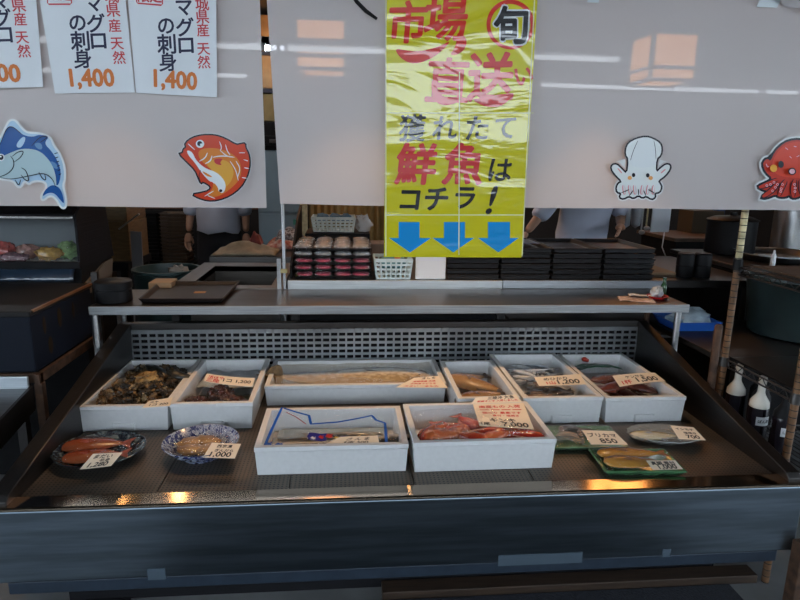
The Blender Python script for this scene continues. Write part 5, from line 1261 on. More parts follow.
slope = [(-1.115, 0.555, 0.655), (-2.2, 0.555, 0.655), (-2.2, -0.05, p.z-0.02), (-1.115, -0.05, p.z-0.02)]
mb.prism([Vector(q) for q in slope], (0, 0, -0.012))
mb.build('tray_bed', steel('drain_steel', (0.34, 0.36, 0.38), 0.35), ft)
MB().box(-2.2, -1.118, 0.548, 0.560, 0.64, 0.698).build('back_lip', steel('lip_steel', (0.55, 0.60, 0.64), 0.4), ft, bevel=0.004)
mb = MB(); mb.prism([(-1.118, 0.56, 0.660), (-1.118, -0.05, p.z-0.015), (-1.118, -0.05, p.z-0.10), (-1.118, 0.56, 0.57)], (0.010, 0, 0)); mb.build('side_apron', m_steel_side, ft)
for x in (-1.14, -2.15):
    for y in (0.0, 0.53): MB().box(x-0.015, x+0.015, y-0.015, y+0.015, 0, 0.55).build('leg', m_steel_side, ft)

# refrigerated showcase
sc_ = thing('refrigerated_showcase', 'black glass-fronted refrigerated showcase behind the insulated chest', 'showcase', (-1.75, 1.42, 0))
XR = -1.150
MB().box(-2.4, XR-0.012, 1.16, 1.52, 0.0, 0.985).build('base_cabinet', m_dark, sc_, bevel=0.004)
def sidep(x): return [(x, 1.135, 0.985), (x, 1.135, 1.215), (x, 1.20, 1.255), (x, 1.46, 1.255), (x, 1.52, 0.985)]
MB().prism(sidep(XR-0.012), (0.012, 0, 0)).build('side_panel', mat('ribbed_black', (0.008, 0.008, 0.010), 0.6, bump=0.3, scale=1, stretch=(1, 1, 180), spec=0.12), sc_, bevel=0.003)
MB().prism(sidep(-2.4), (0.03, 0, 0)).build('side_panel', m_dark, sc_, bevel=0.003)
MB().prism([(-2.37, 1.135, 1.217), (-2.37, 1.20, 1.256), (-2.37, 1.46, 1.256), (-2.37, 1.46, 1.235), (-2.37, 1.21, 1.232), (-2.37, 1.15, 1.20), (-2.37, 1.135, 1.20)], (1.208, 0, 0)).build('hood', mat('gloss_black', (0.012, 0.012, 0.014), 0.12), sc_)
MB().box(-2.37, XR-0.012, 1.128, 1.138, 1.200, 1.208).build('hood_trim', mat('bright_trim', (0.7, 0.68, 0.66), 0.25, 0.9), sc_)
MB().box(-2.37, XR-0.02, 1.195, 1.205, 1.252, 1.260).build('hood_trim', mat('bright_trim_upper', (0.6, 0.58, 0.62), 0.25, 0.9), sc_)
MB().box(-2.37, XR-0.012, 1.44, 1.455, 0.985, 1.23).build('inner_back', mat('pale_liner', (0.15, 0.175, 0.19), 0.6), sc_)
MB().box(-2.37, XR-0.012, 1.16, 1.44, 0.985, 1.0).build('inner_floor', m_white, sc_)
MB().box(-2.37, XR-0.012, 1.139, 1.143, 1.02, 1.20).build('glass_front', m_glass, sc_)
MB().box(-2.37, XR-0.0, 1.12, 1.14, 0.985, 1.015).build('front_sill', m_dark, sc_, bevel=0.003)
def shelffilm(u, v):
    return (-2.3+u*1.12, 1.118+v*0.04-0.012*math.sin(v*3), 0.985-0.055+v*0.055+0.004*noise.noise(Vector((u*14, v*3, 2))))
MB().grid(shelffilm, 60, 6).build('wrapped_ledge', mat('dark_wrap', (0.02, 0.035, 0.06), 0.12, spec=0.9, bump=0.4, scale=25), sc_, solid=0.002, smooth=True)
lt_ = MB().tube([(-2.3, 1.22, 1.222), (-1.25, 1.22, 1.222)], 0.006, 8).build('inner_lamp', mat('weak_tube', (0.8, 0.9, 1), 0.4, emit=(0.8, 0.92, 1.0), estr=0.9), sc_)
for i, (px, w, h, c, lb) in enumerate(((5, 0.05, 0.085, (0.42, 0.08, 0.07), 'red food packet in the refrigerated showcase'), (28, 0.055, 0.070, (0.46, 0.26, 0.22), 'pinkish food packet in the refrigerated showcase'), (50, 0.06, 0.060, (0.50, 0.30, 0.08), 'yellow-orange food packet in the refrigerated showcase'), (69, 0.042, 0.085, (0.28, 0.44, 0.20), 'pale green food packet at the right end of the refrigerated showcase'), (14, 0.06, 0.042, (0.22, 0.12, 0.14), 'dark reddish packet at the front of the refrigerated showcase'))):
    q = at(px, 258, Y=1.26+0.03*(i % 2) if i < 4 else 1.2)
    mb = MB().ell((0, 0, h*0.5), (w, 0.035, h*0.5), 0, rough=0.35, seed=80+i, nu=20, nv=12, nsc=3)
    o = mb.build('food_packet', mat('packet_%s' % 'abcde'[i], c, 0.2, var=0.5, scale=60, coat=0.6), smooth=True); o.location = (min(q.x, XR-0.014-w), q.y, 1.001); tag(o, lb, 'food packet')
o = MB().prism([(-1.160, 1.15, 0.86), (-1.160, 1.46, 0.86), (-1.160, 1.50, 0.975), (-1.160, 1.40, 0.97), (-1.160, 1.15, 0.905)], (0.010, 0, 0)).build('tan_board', mat('dim_tan_board', (0.10, 0.075, 0.052), 0.8)); tag(o, 'tan board on the side of the showcase base behind the chest', 'board')
# boxes and boards between showcase and tub
bx = [(108, 128, 250, 222, 'lower tan wooden box behind the showcase'), (107, 126, 222, 205, 'upper tan wooden box behind the showcase')]
for i, (xa, xb, yb, yt, lb) in enumerate(bx):
    a = at(xa-8, yb, Y=2.25); b = at(xb, yt, Y=2.25)
    z0 = 0.84 if i == 0 else zt_
    z1 = b.z; zt_ = z1+0.001
    o = MB().box(a.x, b.x, 2.25, 2.6, z0, z1).build('wooden_box', mat('tan_wood_%s' % 'ab'[i], (0.16, 0.095, 0.035), 0.6, var=0.4, scale=5, stretch=(3, 3, 18)), bevel=0.004); tag(o, lb, 'box', 'tan wooden boxes behind the showcase')
a = at(108, 250, Y=2.25)
o = thing('low_stand', 'dark stand carrying the tan wooden boxes behind the showcase', 'stand', (a.x, 2.42, 0)); MB().box(a.x-0.3, a.x+0.13, 2.2, 2.65, 0.79, 0.839).build('top', m_dark, o)
for sx in (-0.27, 0.10):
    for y in (2.23, 2.62): MB().box(a.x+sx-0.02, a.x+sx+0.02, y-0.02, y+0.02, 0, 0.79).build('leg', m_dark, o)
a = at(131, 271, Y=2.1); b = at(141, 232, Y=2.1)
o = MB().prism([(a.x-0.01, 2.10, 0.0), (b.x-0.01, 2.06, 0.0), (b.x, 2.1, b.z), (a.x, 2.14, b.z)], (0, 0.012, 0)).build('grey_board', mat('grey_board', (0.16, 0.16, 0.17), 0.7))
tag(o, 'tall grey board standing upright between the showcase and the teal tub', 'board')
a_ = at(119, 229, Y=2.243); b_ = at(139, 214, Y=2.10)
o = MB().tube([a_, b_], 0.005, 8).build('steel_rod', m_steel); tag(o, 'bright slanted steel rod fixed to the tan boxes behind the showcase', 'rod')
# stack of brown trays near the worker
sx0, sx1 = at(162, 262, Y=3.85).x, at(189, 262, Y=3.85).x
tb2 = thing('low_table', 'dark low table under the brown tray stack near the left worker', 'table', ((sx0+sx1)/2, 4.0, 0))
MB().box(sx0-0.25, sx1+0.03, 3.80, 4.10, 0.53, 0.57).build('table_top', m_dark, tb2)
for x in (sx0-0.22, sx1):
    for y in (3.82, 4.08): MB().box(x-0.015, x+0.015, y-0.015, y+0.015, 0, 0.53).build('leg', m_dark, tb2)
m_brtray = mat('brown_tray', (0.07, 0.036, 0.014), 0.4, var=0.3)
for i in range(14):
    tray('brown tray in the tall stack beside the left worker', sx0, sx1, 3.83, 4.07, 0.571+i*0.032, 0.028, 'brown trays stacked beside the left worker', name='brown_tray', m=m_brtray)
for i in range(14):
    tray('dark tray in the tall stack left of the brown trays', sx0-0.24, sx0-0.01, 3.83, 4.07, 0.571+i*0.032, 0.028, 'dark trays stacked left of the brown trays', name='dark_tray', m=m_dark)
a = at(155, 219, Y=4.3); b = at(192, 208, Y=4.3)
shb = thing('wall_shelf', 'reddish brown shelf at the back wall behind the left worker', 'shelf', (a.x, 4.6, 0))
MB().box(a.x-0.6, b.x+0.7, 4.3, 4.7, 1.02, 1.06).build('board', mat('red_brown_board', (0.14, 0.05, 0.03), 0.6), shb)
for x in (a.x-0.55, b.x+0.65): MB().box(x-0.02, x+0.02, 4.32, 4.68, 0, 1.02).build('side', m_darkwood, shb)

# fridge, machine and cartons seen in the gap of the curtains -----------------
FX0, FX1 = at(258, 215, Y=2.95).x, at(301, 225, Y=2.95).x
fz = at(262, 150, Y=2.95).z
fg = thing('steel_refrigerator', 'tall grey steel refrigerator seen through the gap between the curtains', 'refrigerator', ((FX0+FX1)/2, 3.25, 0))
m_fr = mat('fridge_steel', (0.26, 0.34, 0.38), 0.4, 0.5, var=0.15, scale=3)
MB().box(FX0, FX1, 2.97, 3.6, 0, fz).build('cabinet', m_fr, fg, bevel=0.006)
zs = at(270, 213, Y=2.95).z
MB().box(FX0+0.005, FX1-0.005, 2.945, 2.968, zs+0.006, fz-0.01).build('door', m_fr, fg, bevel=0.005)
d2 = MB().box(FX0+0.005, FX1-0.005, 2.945, 2.968, 0.10, zs-0.006).build('door', m_fr, fg, bevel=0.005)
q = at(296, 222, Y=2.93)
MB().box(q.x-0.02, q.x+0.02, 2.92, 2.944, q.z-0.02, q.z+0.02).build('handle', mat('green_latch', (0.05, 0.28, 0.20), 0.4), fg, bevel=0.003)
mz = at(262, 121, Y=2.95).z
mc = thing('black_machine', 'black machine standing on the steel refrigerator', 'machine', ((FX0+FX1)/2, 3.2, fz+0.001))
MB().box(FX0, FX1-0.03, 2.97, 3.5, fz+0.001, mz).build('body', m_dark, mc, bevel=0.01)
MB().box(FX0+0.05, FX1-0.05, 2.94, 2.969, fz+0.03, fz+0.10).build('front_cover', m_black, mc, bevel=0.006)
MB().box(FX0+0.10, FX1-0.10, 2.925, 2.939, fz+0.05, fz+0.075).build('grip', m_steel_side, mc, bevel=0.003)
z = mz+0.002
for i, (ytop, c, lb) in enumerate(((88, (0.22, 0.17, 0.07), 'olive carton just above the black machine in the curtain gap'), (50, (0.36, 0.25, 0.12), 'tan carton above the olive one in the curtain gap'), (4, (0.40, 0.26, 0.11), 'topmost carton seen in the curtain gap'))):
    t1 = min(at(262, ytop, Y=2.95).z, 2.48)
    o = MB().box(FX0-0.05, FX1-0.02, 2.97, 3.4, z, t1-0.03).build('cardboard_carton', mat('carton_%s' % 'abc'[i], c, 0.8, var=0.2), bevel=0.005); tag(o, lb, 'carton', 'cartons on top of the refrigerator')
    z = t1-0.029
    if i < 2:
        o = MB().box(FX0-0.05, FX1-0.02, 2.955, 3.4, z, z+0.028).build('navy_slab', mat('navy_lid', (0.012, 0.014, 0.03), 0.5)); tag(o, 'dark navy slab between the cartons, %s one' % ('lower' if i == 0 else 'upper'), 'slab'); z += 0.029
# cream post and corrugated yellow panel
q = at(304, 225, Y=2.9)
o = MB().box(q.x-0.025, q.x+0.025, 2.88, 2.93, 0, 2.5).build('cream_post', m_cream); tag(o, 'cream coloured post between the refrigerator and the corrugated panel', 'post')
c0, c1 = at(309, 230, Y=3.2).x, at(440, 230, Y=3.2).x
def corr(u, v):
    x = c0+(c1-c0)*u; return (x, 3.2+0.012*math.sin(x*2*PI/0.052), 0.0+2.2*v)
o = MB().grid(corr, 200, 2).build('corrugated_panel', mat('ochre_corrugated', (0.26, 0.18, 0.06), 0.5, var=0.3, scale=5), smooth=True, solid=0.004); tag(o, 'ochre corrugated panel standing behind the cream basket', 'panel')

# ================================================================ RIGHT SIDE
rk = thing('wire_rack', 'chrome and rust wire shelving rack at the right edge of the photo', 'rack', (1.95, 0.41, 0))
def rackpole(x, y, zsplit=1.085):
    MB().tube([(x, y, 0), (x, y, zsplit)], 0.0125, 14).build('post', m_rustring, rk, smooth=True)
    u = MB().tube([(x, y, zsplit+0.03), (x, y, 2.02)], 0.0125, 14).build('upper_post', m_creamring, rk, smooth=True)
    MB().tube([(x, y, zsplit-0.012), (x, y, zsplit+0.032)], [0.019, 0.0165], 16).build('collar', m_black, rk, smooth=True)
RX0, RX1, RY0, RY1 = 1.505, 2.42, 0.212, 0.605
for x in (RX0, RX1):
    for y in (RY0, RY1): rackpole(x, y)
def wshelf(z, name='wire_shelf'):
    mb = MB(); h = 0.028
    for zz in (z, z-h):
        for y in (RY0, RY1): mb.tube([(RX0, y, zz), (RX1, y, zz)], 0.0035, 7)
        for x in (RX0, RX1): mb.tube([(x, RY0, zz), (x, RY1, zz)], 0.0035, 7)
    for x in (RX0, RX1):
        pts = [(x, RY0+(RY1-RY0)*i/14, z-h if i % 2 else z) for i in range(15)]; mb.tube(pts, 0.0022, 6)
    for y in (RY0, RY1):
        pts = [(RX0+(RX1-RX0)*i/32, y, z-h if i % 2 else z) for i in range(33)]; mb.tube(pts, 0.0022, 6)
    n = 36
    for i in range(1, n): mb.tube([(RX0+(RX1-RX0)*i/n, RY0, z), (RX0+(RX1-RX0)*i/n, RY1, z)], 0.0018, 5, caps=False)
    mb.build(name, m_steel_dark, rk)
for z in (0.42, 0.715, 1.085): wshelf(z)
for z in (0.42, 0.715):
    for x in (RX0, RX1):
        for y in (RY0, RY1): MB().tube([(x, y, z-0.03), (x, y, z+0.008)], [0.018, 0.016], 14).build('collar', m_steel_dark, rk, smooth=True)
o = MB().box(RX0+0.02, RX1-0.02, RY0+0.02, RY1-0.005, 0.7185, 0.724).build('shelf_sheet', m_steel_dark); tag(o, 'dull metal sheet lying on the middle shelf of the wire rack', 'sheet')
o = MB().box(RX0+0.05, RX1-0.02, RY0+0.03, RY1-0.02, 1.0885, 1.094).build('shelf_sheet', m_wood); tag(o, 'brown board lying on the upper shelf of the wire rack', 'board')
lt2 = thing('low_work_table', 'dark low metal table behind the wire rack', 'table', (2.2, 1.0, 0))
MB().box(1.50, 3.0, 0.63, 1.22, 0.690, 0.715).build('table_top', steel('table_dark_steel', (0.07, 0.062, 0.056), 0.5), lt2, bevel=0.003)
for x in (1.53, 2.95):
    for y in (0.66, 1.18): MB().box(x-0.015, x+0.015, y-0.015, y+0.015, 0, 0.69).build('leg', m_rust, lt2)
o = MB().tube([(1.432, 0.56, 0.0), (1.432, 0.56, 0.862), (1.432, 0.56, 0.868)], [0.0145, 0.0145, 0.010], 14).build('rusty_post', m_rust, smooth=True); tag(o, 'short capped rusty post close to the wire rack', 'post')
# sauce bottles under the middle shelf
m_soy = mat('dark_sauce', (0.015, 0.012, 0.018), 0.15); m_cap = mat('ivory_cap', (0.66, 0.62, 0.54), 0.4)
def bottle(label, x, y, h, white, text):
    t = thing('sauce_bottle', label, 'bottle', (x, y, 0.4235), 'sauce bottles on the lower shelf of the wire rack')
    k = h/0.28
    MB().lathe([(0.034, 0.0), (0.036, 0.004), (0.036, 0.15*k), (0.034, 0.158*k)], seg=28).build('body', m_soy, t, local=True, smooth=True)
    MB().lathe([(0.0345, 0.158*k), (0.033, 0.178*k), (0.016, 0.205*k), (0.013, 0.215*k), (0.012, 0.245*k), (0.014, 0.246*k), (0.013, 0.272*k), (0.004, 0.28*k), (0.001, 0.28*k)], seg=28).build('cap', m_cap if white else m_black, t, local=True, smooth=True)
    if text:
        mb = MB()
        for i in range(9):
            a0 = -PI/2-0.75+1.5*i/9; a1 = -PI/2-0.75+1.5*(i+1)/9; r = 0.0367
            mb.add([(r*math.cos(a0), r*math.sin(a0), 0.095*k), (r*math.cos(a1), r*math.sin(a1), 0.095*k), (r*math.cos(a1), r*math.sin(a1), 0.128*k), (r*math.cos(a0), r*math.sin(a0), 0.128*k)], [(0, 1, 2, 3)], 0)
        vs, fs, w, hh = glyphs(text, 0.02); s = 0.042/w
        mb.add([(0.0374*math.cos(-PI/2+a*s/0.0374), 0.0374*math.sin(-PI/2+a*s/0.0374), 0.1115*k+b*s) for a, b in vs], fs, 1)
        mb.build('label', [m_white, m_ink], t, local=True, normals=False)
    return t
bottle('white capped dark sauce bottle farther back under the middle rack shelf', 1.545, 0.565, 0.285, True, None)
bottle('white capped dark sauce bottle with a label nearest the wire rack post', 1.547, 0.43, 0.285, True, 'ぽん酢')
bottle('black capped dark bottle between the two white capped bottles', 1.60, 0.495, 0.28, False, None)
bottle('black capped dark bottle with a white label nearest the photo edge', 1.575, 0.335, 0.28, False, 'しょうゆ')
bottle('slim black capped bottle behind the white capped bottles', 1.64, 0.56, 0.285, False, None)
# blue cups
q = at(806, 283, Z=1.096)
for i in range(3):
    o = MB().lathe([(0.030, 0.0), (0.040, 0.052), (0.042, 0.053), (0.040, 0.055), (0.036, 0.052), (0.028, 0.004), (0.001, 0.004)], seg=28).build('blue_cup', mat('sky_blue_plastic_%s' % 'abc'[i], (0.04, 0.26, 0.50), 0.35), smooth=True)
    o.location = (max(q.x, 1.575), max(q.y, 0.262), 1.0945+i*0.023); tag(o, 'sky blue cup on the upper shelf of the wire rack, %s of its stack' % ('lowest', 'middle', 'topmost')[i], 'cup', 'stack of blue cups')
# teal drum on the low table
q = at(783, 320, Y=0.98)
dr = thing('metal_drum', 'large dull teal round drum on the low table behind the wire rack', 'drum', (q.x+0.05, 0.945, 0.7155))
MB().lathe([(0.19, 0.0), (0.205, 0.01), (0.235, 0.26), (0.24, 0.265), (0.24, 0.275), (0.228, 0.275), (0.20, 0.02), (0.001, 0.015)], seg=56).build('body', mat('dull_teal_enamel', (0.028, 0.046, 0.046), 0.4, 0.3, var=0.5, scale=5), dr, smooth=True, local=True)
# cooking range with pots
rg_ = thing('cooking_range', 'black cooking range with pots at the right behind the wire rack', 'range', (2.6, 1.75, 0))
MB().box(2.10, 3.4, 1.40, 2.1, 0, 0.93).build('body', m_dark, rg_, bevel=0.006)
MB().box(2.08, 3.42, 1.38, 2.12, 0.93, 0.955).build('top', m_steel_side, rg_, bevel=0.004)
q = at(778, 255, Y=1.62)
pn = thing('shallow_pan', 'wide shallow steel pan with a shiny rim on the cooking range', 'pan', (q.x+0.05, 1.66, 0.9555))
MB().lathe([(0.20, 0.0), (0.21, 0.004), (0.235, 0.035), (0.242, 0.037), (0.242, 0.043), (0.228, 0.040), (0.20, 0.010), (0.001, 0.010)], seg=56).build('body', m_steel, pn, smooth=True, local=True)
q = at(793, 245, Y=1.95)
pt = thing('stock_pot', 'tall stainless steel pot on the cooking range at the right edge', 'pot', (q.x+0.06, 2.0, 0.9555))
MB().lathe([(0.14, 0.0), (0.145, 0.005), (0.145, 0.26), (0.152, 0.263), (0.152, 0.272), (0.138, 0.27), (0.138, 0.02), (0.001, 0.02)], seg=48).build('body', m_steel, pt, smooth=True, local=True)
q = at(772, 250, Y=1.46)
wb = thing('white_tube_bottle', 'slim white bottle standing on the cooking range', 'bottle', (q.x, 1.44, 0.9555))
MB().lathe([(0.012, 0), (0.013, 0.003), (0.013, 0.055), (0.006, 0.068), (0.005, 0.085), (0.001, 0.086)], seg=18).build('body', m_white, wb, smooth=True, local=True)
q = at(742, 240, Y=1.8)
pb = thing('black_pot', 'large black pot left of the shiny pan on the cooking range', 'pot', (2.36, 1.94, 0.9555))
MB().lathe([(0.13, 0), (0.14, 0.005), (0.14, 0.20), (0.148, 0.205), (0.14, 0.21), (0.10, 0.225), (0.02, 0.232), (0.02, 0.25), (0.001, 0.252)], seg=40).build('body', m_black, pb, smooth=True, local=True)
# black canisters on the counter
for px, lb in ((697, 'left black round canister at the right end of the back counter'), (715, 'right black round canister at the right end of the back counter')):
    q = at(px, 283, Z=TZ)
    t = thing('canister', lb, 'canister', (q.x+0.02, 1.30, TZ+0.0005), 'black canisters on the back counter')
    MB().lathe([(0.040, 0), (0.042, 0.003), (0.042, 0.06), (0.040, 0.062), (0.042, 0.064), (0.042, 0.118), (0.036, 0.124), (0.001, 0.124)], seg=32).build('body', m_black, t, smooth=True, local=True)
a = at(662, 283, Z=TZ); 
for i, (w, zz, lb) in enumerate(((0.15, TZ+0.001, 'lower brown board lying beside the right stack of black trays'), (0.13, TZ+0.0125, 'upper pale board lying beside the right stack of black trays'))):
    o = MB().box(1.54, 1.54+w, 1.30, 1.55, zz+0.085*0, zz+0.010).build('flat_board', m_wood if i == 0 else m_tan); tag(o, lb, 'board')
# dark cabinet with wood top behind
cb = thing('dark_cabinet', 'dark cabinet with a brown wooden top behind the black canisters', 'cabinet', (2.46, 2.65, 0))
MB().box(2.28, 2.75, 2.4, 2.9, 0, 0.97).build('body', m_dark, cb)
MB().box(2.25, 2.78, 2.37, 2.93, 0.97, 0.995).build('top', m_wood, cb, bevel=0.003)
q = at(718, 218, Y=2.75)
o = MB().box(q.x-0.03, q.x+0.03, 2.72, 2.78, 0.996, 1.35).build('blue_carton', mat('dim_blue_carton', (0.03, 0.05, 0.13), 0.6)); tag(o, 'narrow blue carton standing on the dark cabinet', 'carton')
q = at(700, 222, Y=2.8)
o = MB().box(q.x-0.12, q.x+0.12, 2.70, 2.9, 0.996, 1.16).build('brown_carton', mat('dim_brown_carton', (0.05, 0.032, 0.012), 0.7)); tag(o, 'dim brown carton on the dark cabinet', 'carton')
# hanging rail with board, bags and ladles
hr = thing('hanging_rail', 'steel rail hung from the ceiling with kitchen tools, right of the middle', 'rail', (2.15, 2.45, 1.62))
mb = MB().tube([(1.7, 2.45, 1.62), (2.6, 2.45, 1.62)], 0.008, 10)
for x in (1.72, 2.58): mb.tube([(x, 2.45, 1.62), (x, 2.45, 2.5)], 0.006, 8)
mb.build('bar', m_steel, hr, smooth=True)
a = at(650, 232, Y=2.44); b = at(672.5, 198, Y=2.44)
wbd = thing('white_hanging_board', 'white board hanging from the rail, lower edge showing under the curtain', 'board', ((a.x+b.x)/2, 2.44, a.z))
MB().box(a.x, b.x, 2.435, 2.445, a.z, 1.50).build('board', mat('pale_board', (0.72, 0.76, 0.82), 0.5), wbd, bevel=0.004)
MB().tube([((a.x+b.x)/2, 2.44, 1.49), ((a.x+b.x)/2, 2.442, 1.612)], 0.003, 8).build('hook', m_steel, wbd)
q = at(668, 262, Y=2.44); MB().tube([(b.x-0.03, 2.44, a.z+0.01), (b.x-0.035, 2.44, (a.z+q.z)/2), (q.x, 2.44, q.z)], 0.004, 8).build('cord', m_white, wbd)
for i, (px, lb) in enumerate(((625, 'left pale plastic bag hanging from the tool rail'), (635, 'right pale plastic bag hanging from the tool rail'))):
    q = at(px, 228, Y=2.45)
    mb = MB().lathe([(0.002, 0.0), (0.03, 0.02), (0.035, 0.12), (0.022, 0.25), (0.006, 0.36), (0.005, 1.605-q.z)], seg=16)
    for j, v in enumerate(mb.v):
        d = 1+0.4*noise.noise(Vector(v)*18+Vector((i*5, 0, 0))); mb.v[j] = (v[0]*d, v[1]*d, v[2])
    o = mb.build('hanging_bag', mat('bag_grey_%s' % 'ab'[i], (0.36, 0.38, 0.42), 0.4, bump=0.3), smooth=True); o.location = (q.x, 2.45, q.z); tag(o, lb, 'bag', 'bags on the tool rail')
for i, (px, py, lb, m) in enumerate(((641, 232, 'thin steel ladle hanging right of the pale bags', m_steel), (646, 228, 'cream handled tool hanging left of the white board', m_cream))):
    q = at(px, py, Y=2.45)
    t = thing('ladle', lb, 'ladle', (q.x, 2.45, q.z))
    MB().tube([(0, 0, 0), (0, 0, 1.61-q.z)], 0.006, 8).build('handle', m, t, local=True)
    MB().ell((0, -0.012, 0), (0.022, 0.018, 0.016), nu=16, nv=10).build('bowl', m_steel, t, local=True, smooth=True)

# ================================================================ PEOPLE
def skin(verts, edges, sub=2):
    """grow a smooth tapering surface around a skeleton; returns vertices and faces"""
    me = bpy.data.meshes.new('skeleton'); me.from_pydata([v[:3] for v in verts], edges, [])
    o = bpy.data.objects.new('skeleton', me); COL.objects.link(o)
    md = o.modifiers.new('skin', 'SKIN'); md.use_smooth_shade = True
    if not me.skin_vertices: me.skin_vertices_add() if hasattr(me, 'skin_vertices_add') else None
    if me.skin_vertices:
        for i, v in enumerate(verts):
            r = v[3]; rr = v[4] if len(v) > 4 else r
            me.skin_vertices[0].data[i].radius = (r, rr); me.skin_vertices[0].data[i].use_root = (i == 0)
    s2 = o.modifiers.new('sub', 'SUBSURF'); s2.levels = sub; s2.render_levels = sub
    dg = bpy.context.evaluated_depsgraph_get()
    m2 = bpy.data.meshes.new_from_object(o.evaluated_get(dg))
    vs = [tuple(v.co) for v in m2.vertices]; fs = [tuple(p.vertices) for p in m2.polygons]
    bpy.data.objects.remove(o); bpy.data.meshes.remove(me); bpy.data.meshes.remove(m2)
    return vs, fs
def hand(mb, w, d, side, palm_n):
    """palm and five bent fingers from wrist w along direction d"""
    w = Vector(w); d = Vector(d).normalized(); n = Vector(palm_n).normalized(); s = d.cross(n).normalized()*side
    mb.add(*skin([(*w, 0.024, 0.020), (*(w+d*0.045), 0.034, 0.017), (*(w+d*0.085), 0.036, 0.014)], [(0, 1), (1, 2)]))
    for k, (off, ln) in enumerate(((-0.027, 0.072), (-0.009, 0.082), (0.009, 0.076), (0.026, 0.060))):
        b = w+d*0.075+s*off
        pts = [b, b+d*ln*0.45+n*0.004, b+d*ln*0.75+n*0.016, b+d*ln*0.95+n*0.032]
        mb.add(*skin([(*p, r) for p, r in zip(pts, (0.0095, 0.009, 0.008, 0.0065))], [(0, 1), (1, 2), (2, 3)], 1))
    b = w+d*0.025-s*0.022
    pts = [b, b+d*0.03-s*0.022+n*0.006, b+d*0.058-s*0.026+n*0.014]
    mb.add(*skin([(*p, r) for p, r in zip(pts, (0.012, 0.010, 0.0075))], [(0, 1), (1, 2)], 1))
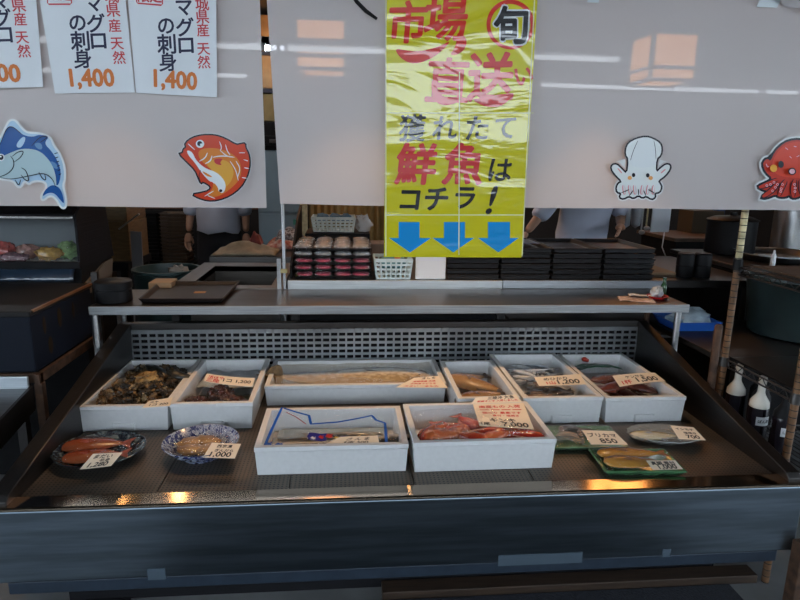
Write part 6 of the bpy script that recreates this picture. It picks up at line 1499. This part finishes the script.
def person(label, loc, rz, arms, lean=0.0, hairlen=0.0):
    t = thing('person', label, 'person', loc, rz=rz)
    def L(p, r, r2=None):
        x, y, z = p; a = -lean*max(0.0, z-0.95)
        q = (x, y+a, z)
        return (*q, r, r2) if r2 else (*q, r)
    V = [L((0, 0.01, 0.93), 0.145, 0.105), L((0, 0, 1.07), 0.12, 0.085), L((0, 0.005, 1.25), 0.14, 0.095), L((0, 0.01, 1.38), 0.12, 0.08), L((0, 0.0, 1.455), 0.056), L((0, -0.012, 1.51), 0.054), L((0, -0.025, 1.575), 0.075, 0.085), L((0, -0.015, 1.645), 0.078, 0.092), L((0, -0.005, 1.70), 0.055, 0.065)]
    E = [(i, i+1) for i in range(8)]
    arm = {}
    for s, (el, wr) in zip((-1, 1), arms):
        i = len(V); V += [L((s*0.155, 0.01, 1.385), 0.062), (*el, 0.041), (*wr, 0.026)]
        E += [(3, i), (i, i+1), (i+1, i+2)]
    for s in (-1, 1):
        i = len(V); V += [(s*0.092, 0.01, 0.84, 0.092), (s*0.10, -0.005, 0.50, 0.060), (s*0.10, 0.025, 0.10, 0.040), (s*0.105, -0.05, 0.045, 0.040), (s*0.11, -0.15, 0.032, 0.034)]
        E += [(0, i), (i, i+1), (i+1, i+2), (i+2, i+3), (i+3, i+4)]
    mb = MB(); mb.add(*skin(V, E))
    hy = -lean*0.66
    mb.ell((0, -0.115+hy, 1.60), (0.013, 0.02, 0.022))                                   # nose
    for s in (-1, 1):
        mb.ell((s*0.030, -0.098+hy, 1.622), (0.013, 0.008, 0.007), 1); mb.ell((s*0.030, -0.104+hy, 1.622), (0.006, 0.004, 0.006), 2)
        mb.ell((s*0.078, -0.015+hy, 1.605), (0.009, 0.02, 0.030))
    mb.ell((0, -0.098+hy, 1.558), (0.022, 0.008, 0.006), 3)
    for s, (el, wr) in zip((-1, 1), arms):
        d = (Vector(wr)-Vector(el)).normalized(); hand(mb, Vector(wr)+d*0.005, d, -s, Vector((0, -0.4, 0))+Vector((-s*0.6, 0, 0)))
    mb.build('body', [m_skin, m_eye_w, m_eye_b, mat('lips', (0.35, 0.12, 0.10), 0.5)], t, smooth=True, local=True, normals=False)
    # hair
    mb = MB(); mb.ell((0, 0.012+hy, 1.652), (0.088, 0.100, 0.075), rough=0.08, seed=3, nu=24, nv=14)
    mb.ell((0, 0.055+hy, 1.60), (0.078, 0.055, 0.085), rough=0.08, seed=4)
    mb.build('hair', m_hair, t, smooth=True, local=True)
    # shirt with short sleeves
    Vs = [L((0, 0.01, 0.80), 0.195, 0.155), L((0, 0.01, 0.95), 0.192, 0.150), L((0, 0, 1.10), 0.180, 0.138), L((0, 0.005, 1.26), 0.186, 0.132), L((0, 0.01, 1.385), 0.152, 0.105), L((0, 0.0, 1.435), 0.074)]
    Es = [(0, 1), (1, 2), (2, 3), (3, 4), (4, 5)]
    for s, (el, wr) in zip((-1, 1), arms):
        i = len(Vs); sh = Vector(L((s*0.155, 0.01, 1.385), 0)[:3]); m = Vector(el).lerp(Vector(wr), 0.5)
        Vs += [(*sh, 0.078), (*sh.lerp(Vector(el), 0.6), 0.068), (*m, 0.066)]; Es += [(4, i), (i, i+1), (i+1, i+2)]
    mb = MB(); mb.add(*skin(Vs, Es))
    for j, v in enumerate(mb.v):
        q = noise.noise(Vector((v[0]*9, v[1]*9, v[2]*14)))*0.010; l = math.hypot(v[0], v[1])+1e-6
        mb.v[j] = (v[0]*(1+q/l), v[1]*(1+q/l), max(v[2], 0.90+0.012*math.sin(v[0]*30)) if abs(v[0]) < 0.2 else v[2])
    mb.build('shirt', m_shirt, t, smooth=True, local=True, normals=False)
    Vt = [(0, 0.01, 0.90, 0.178, 0.135), (0, 0.01, 1.10, 0.150, 0.110)]; Et = [(0, 1)]
    for s in (-1, 1):
        i = len(Vt); Vt += [(s*0.095, 0.01, 0.84, 0.108), (s*0.102, -0.003, 0.50, 0.080), (s*0.102, 0.02, 0.09, 0.070)]; Et += [(0, i), (i, i+1), (i+1, i+2)]
    mb = MB(); mb.add(*skin(Vt, Et)); mb.build('trousers', m_trouser, t, smooth=True, local=True, normals=False)
    return t
person('person in a pale shirt and black trousers standing with hanging arms behind the sink', (-1.03, 3.45, 0), 0.0, (((-0.215, 0.03, 1.13), (-0.235, -0.03, 0.90)), ((0.215, 0.03, 1.13), (0.22, -0.03, 0.90))))
person('person in a pale shirt bending behind the black tray stacks, reaching left', (1.60, 2.42, 0), -0.15, (((-0.27, -0.10, 1.185), (-0.40, -0.24, 1.045)), ((0.26, 0.02, 1.16), (0.20, -0.20, 1.10))), lean=0.35)
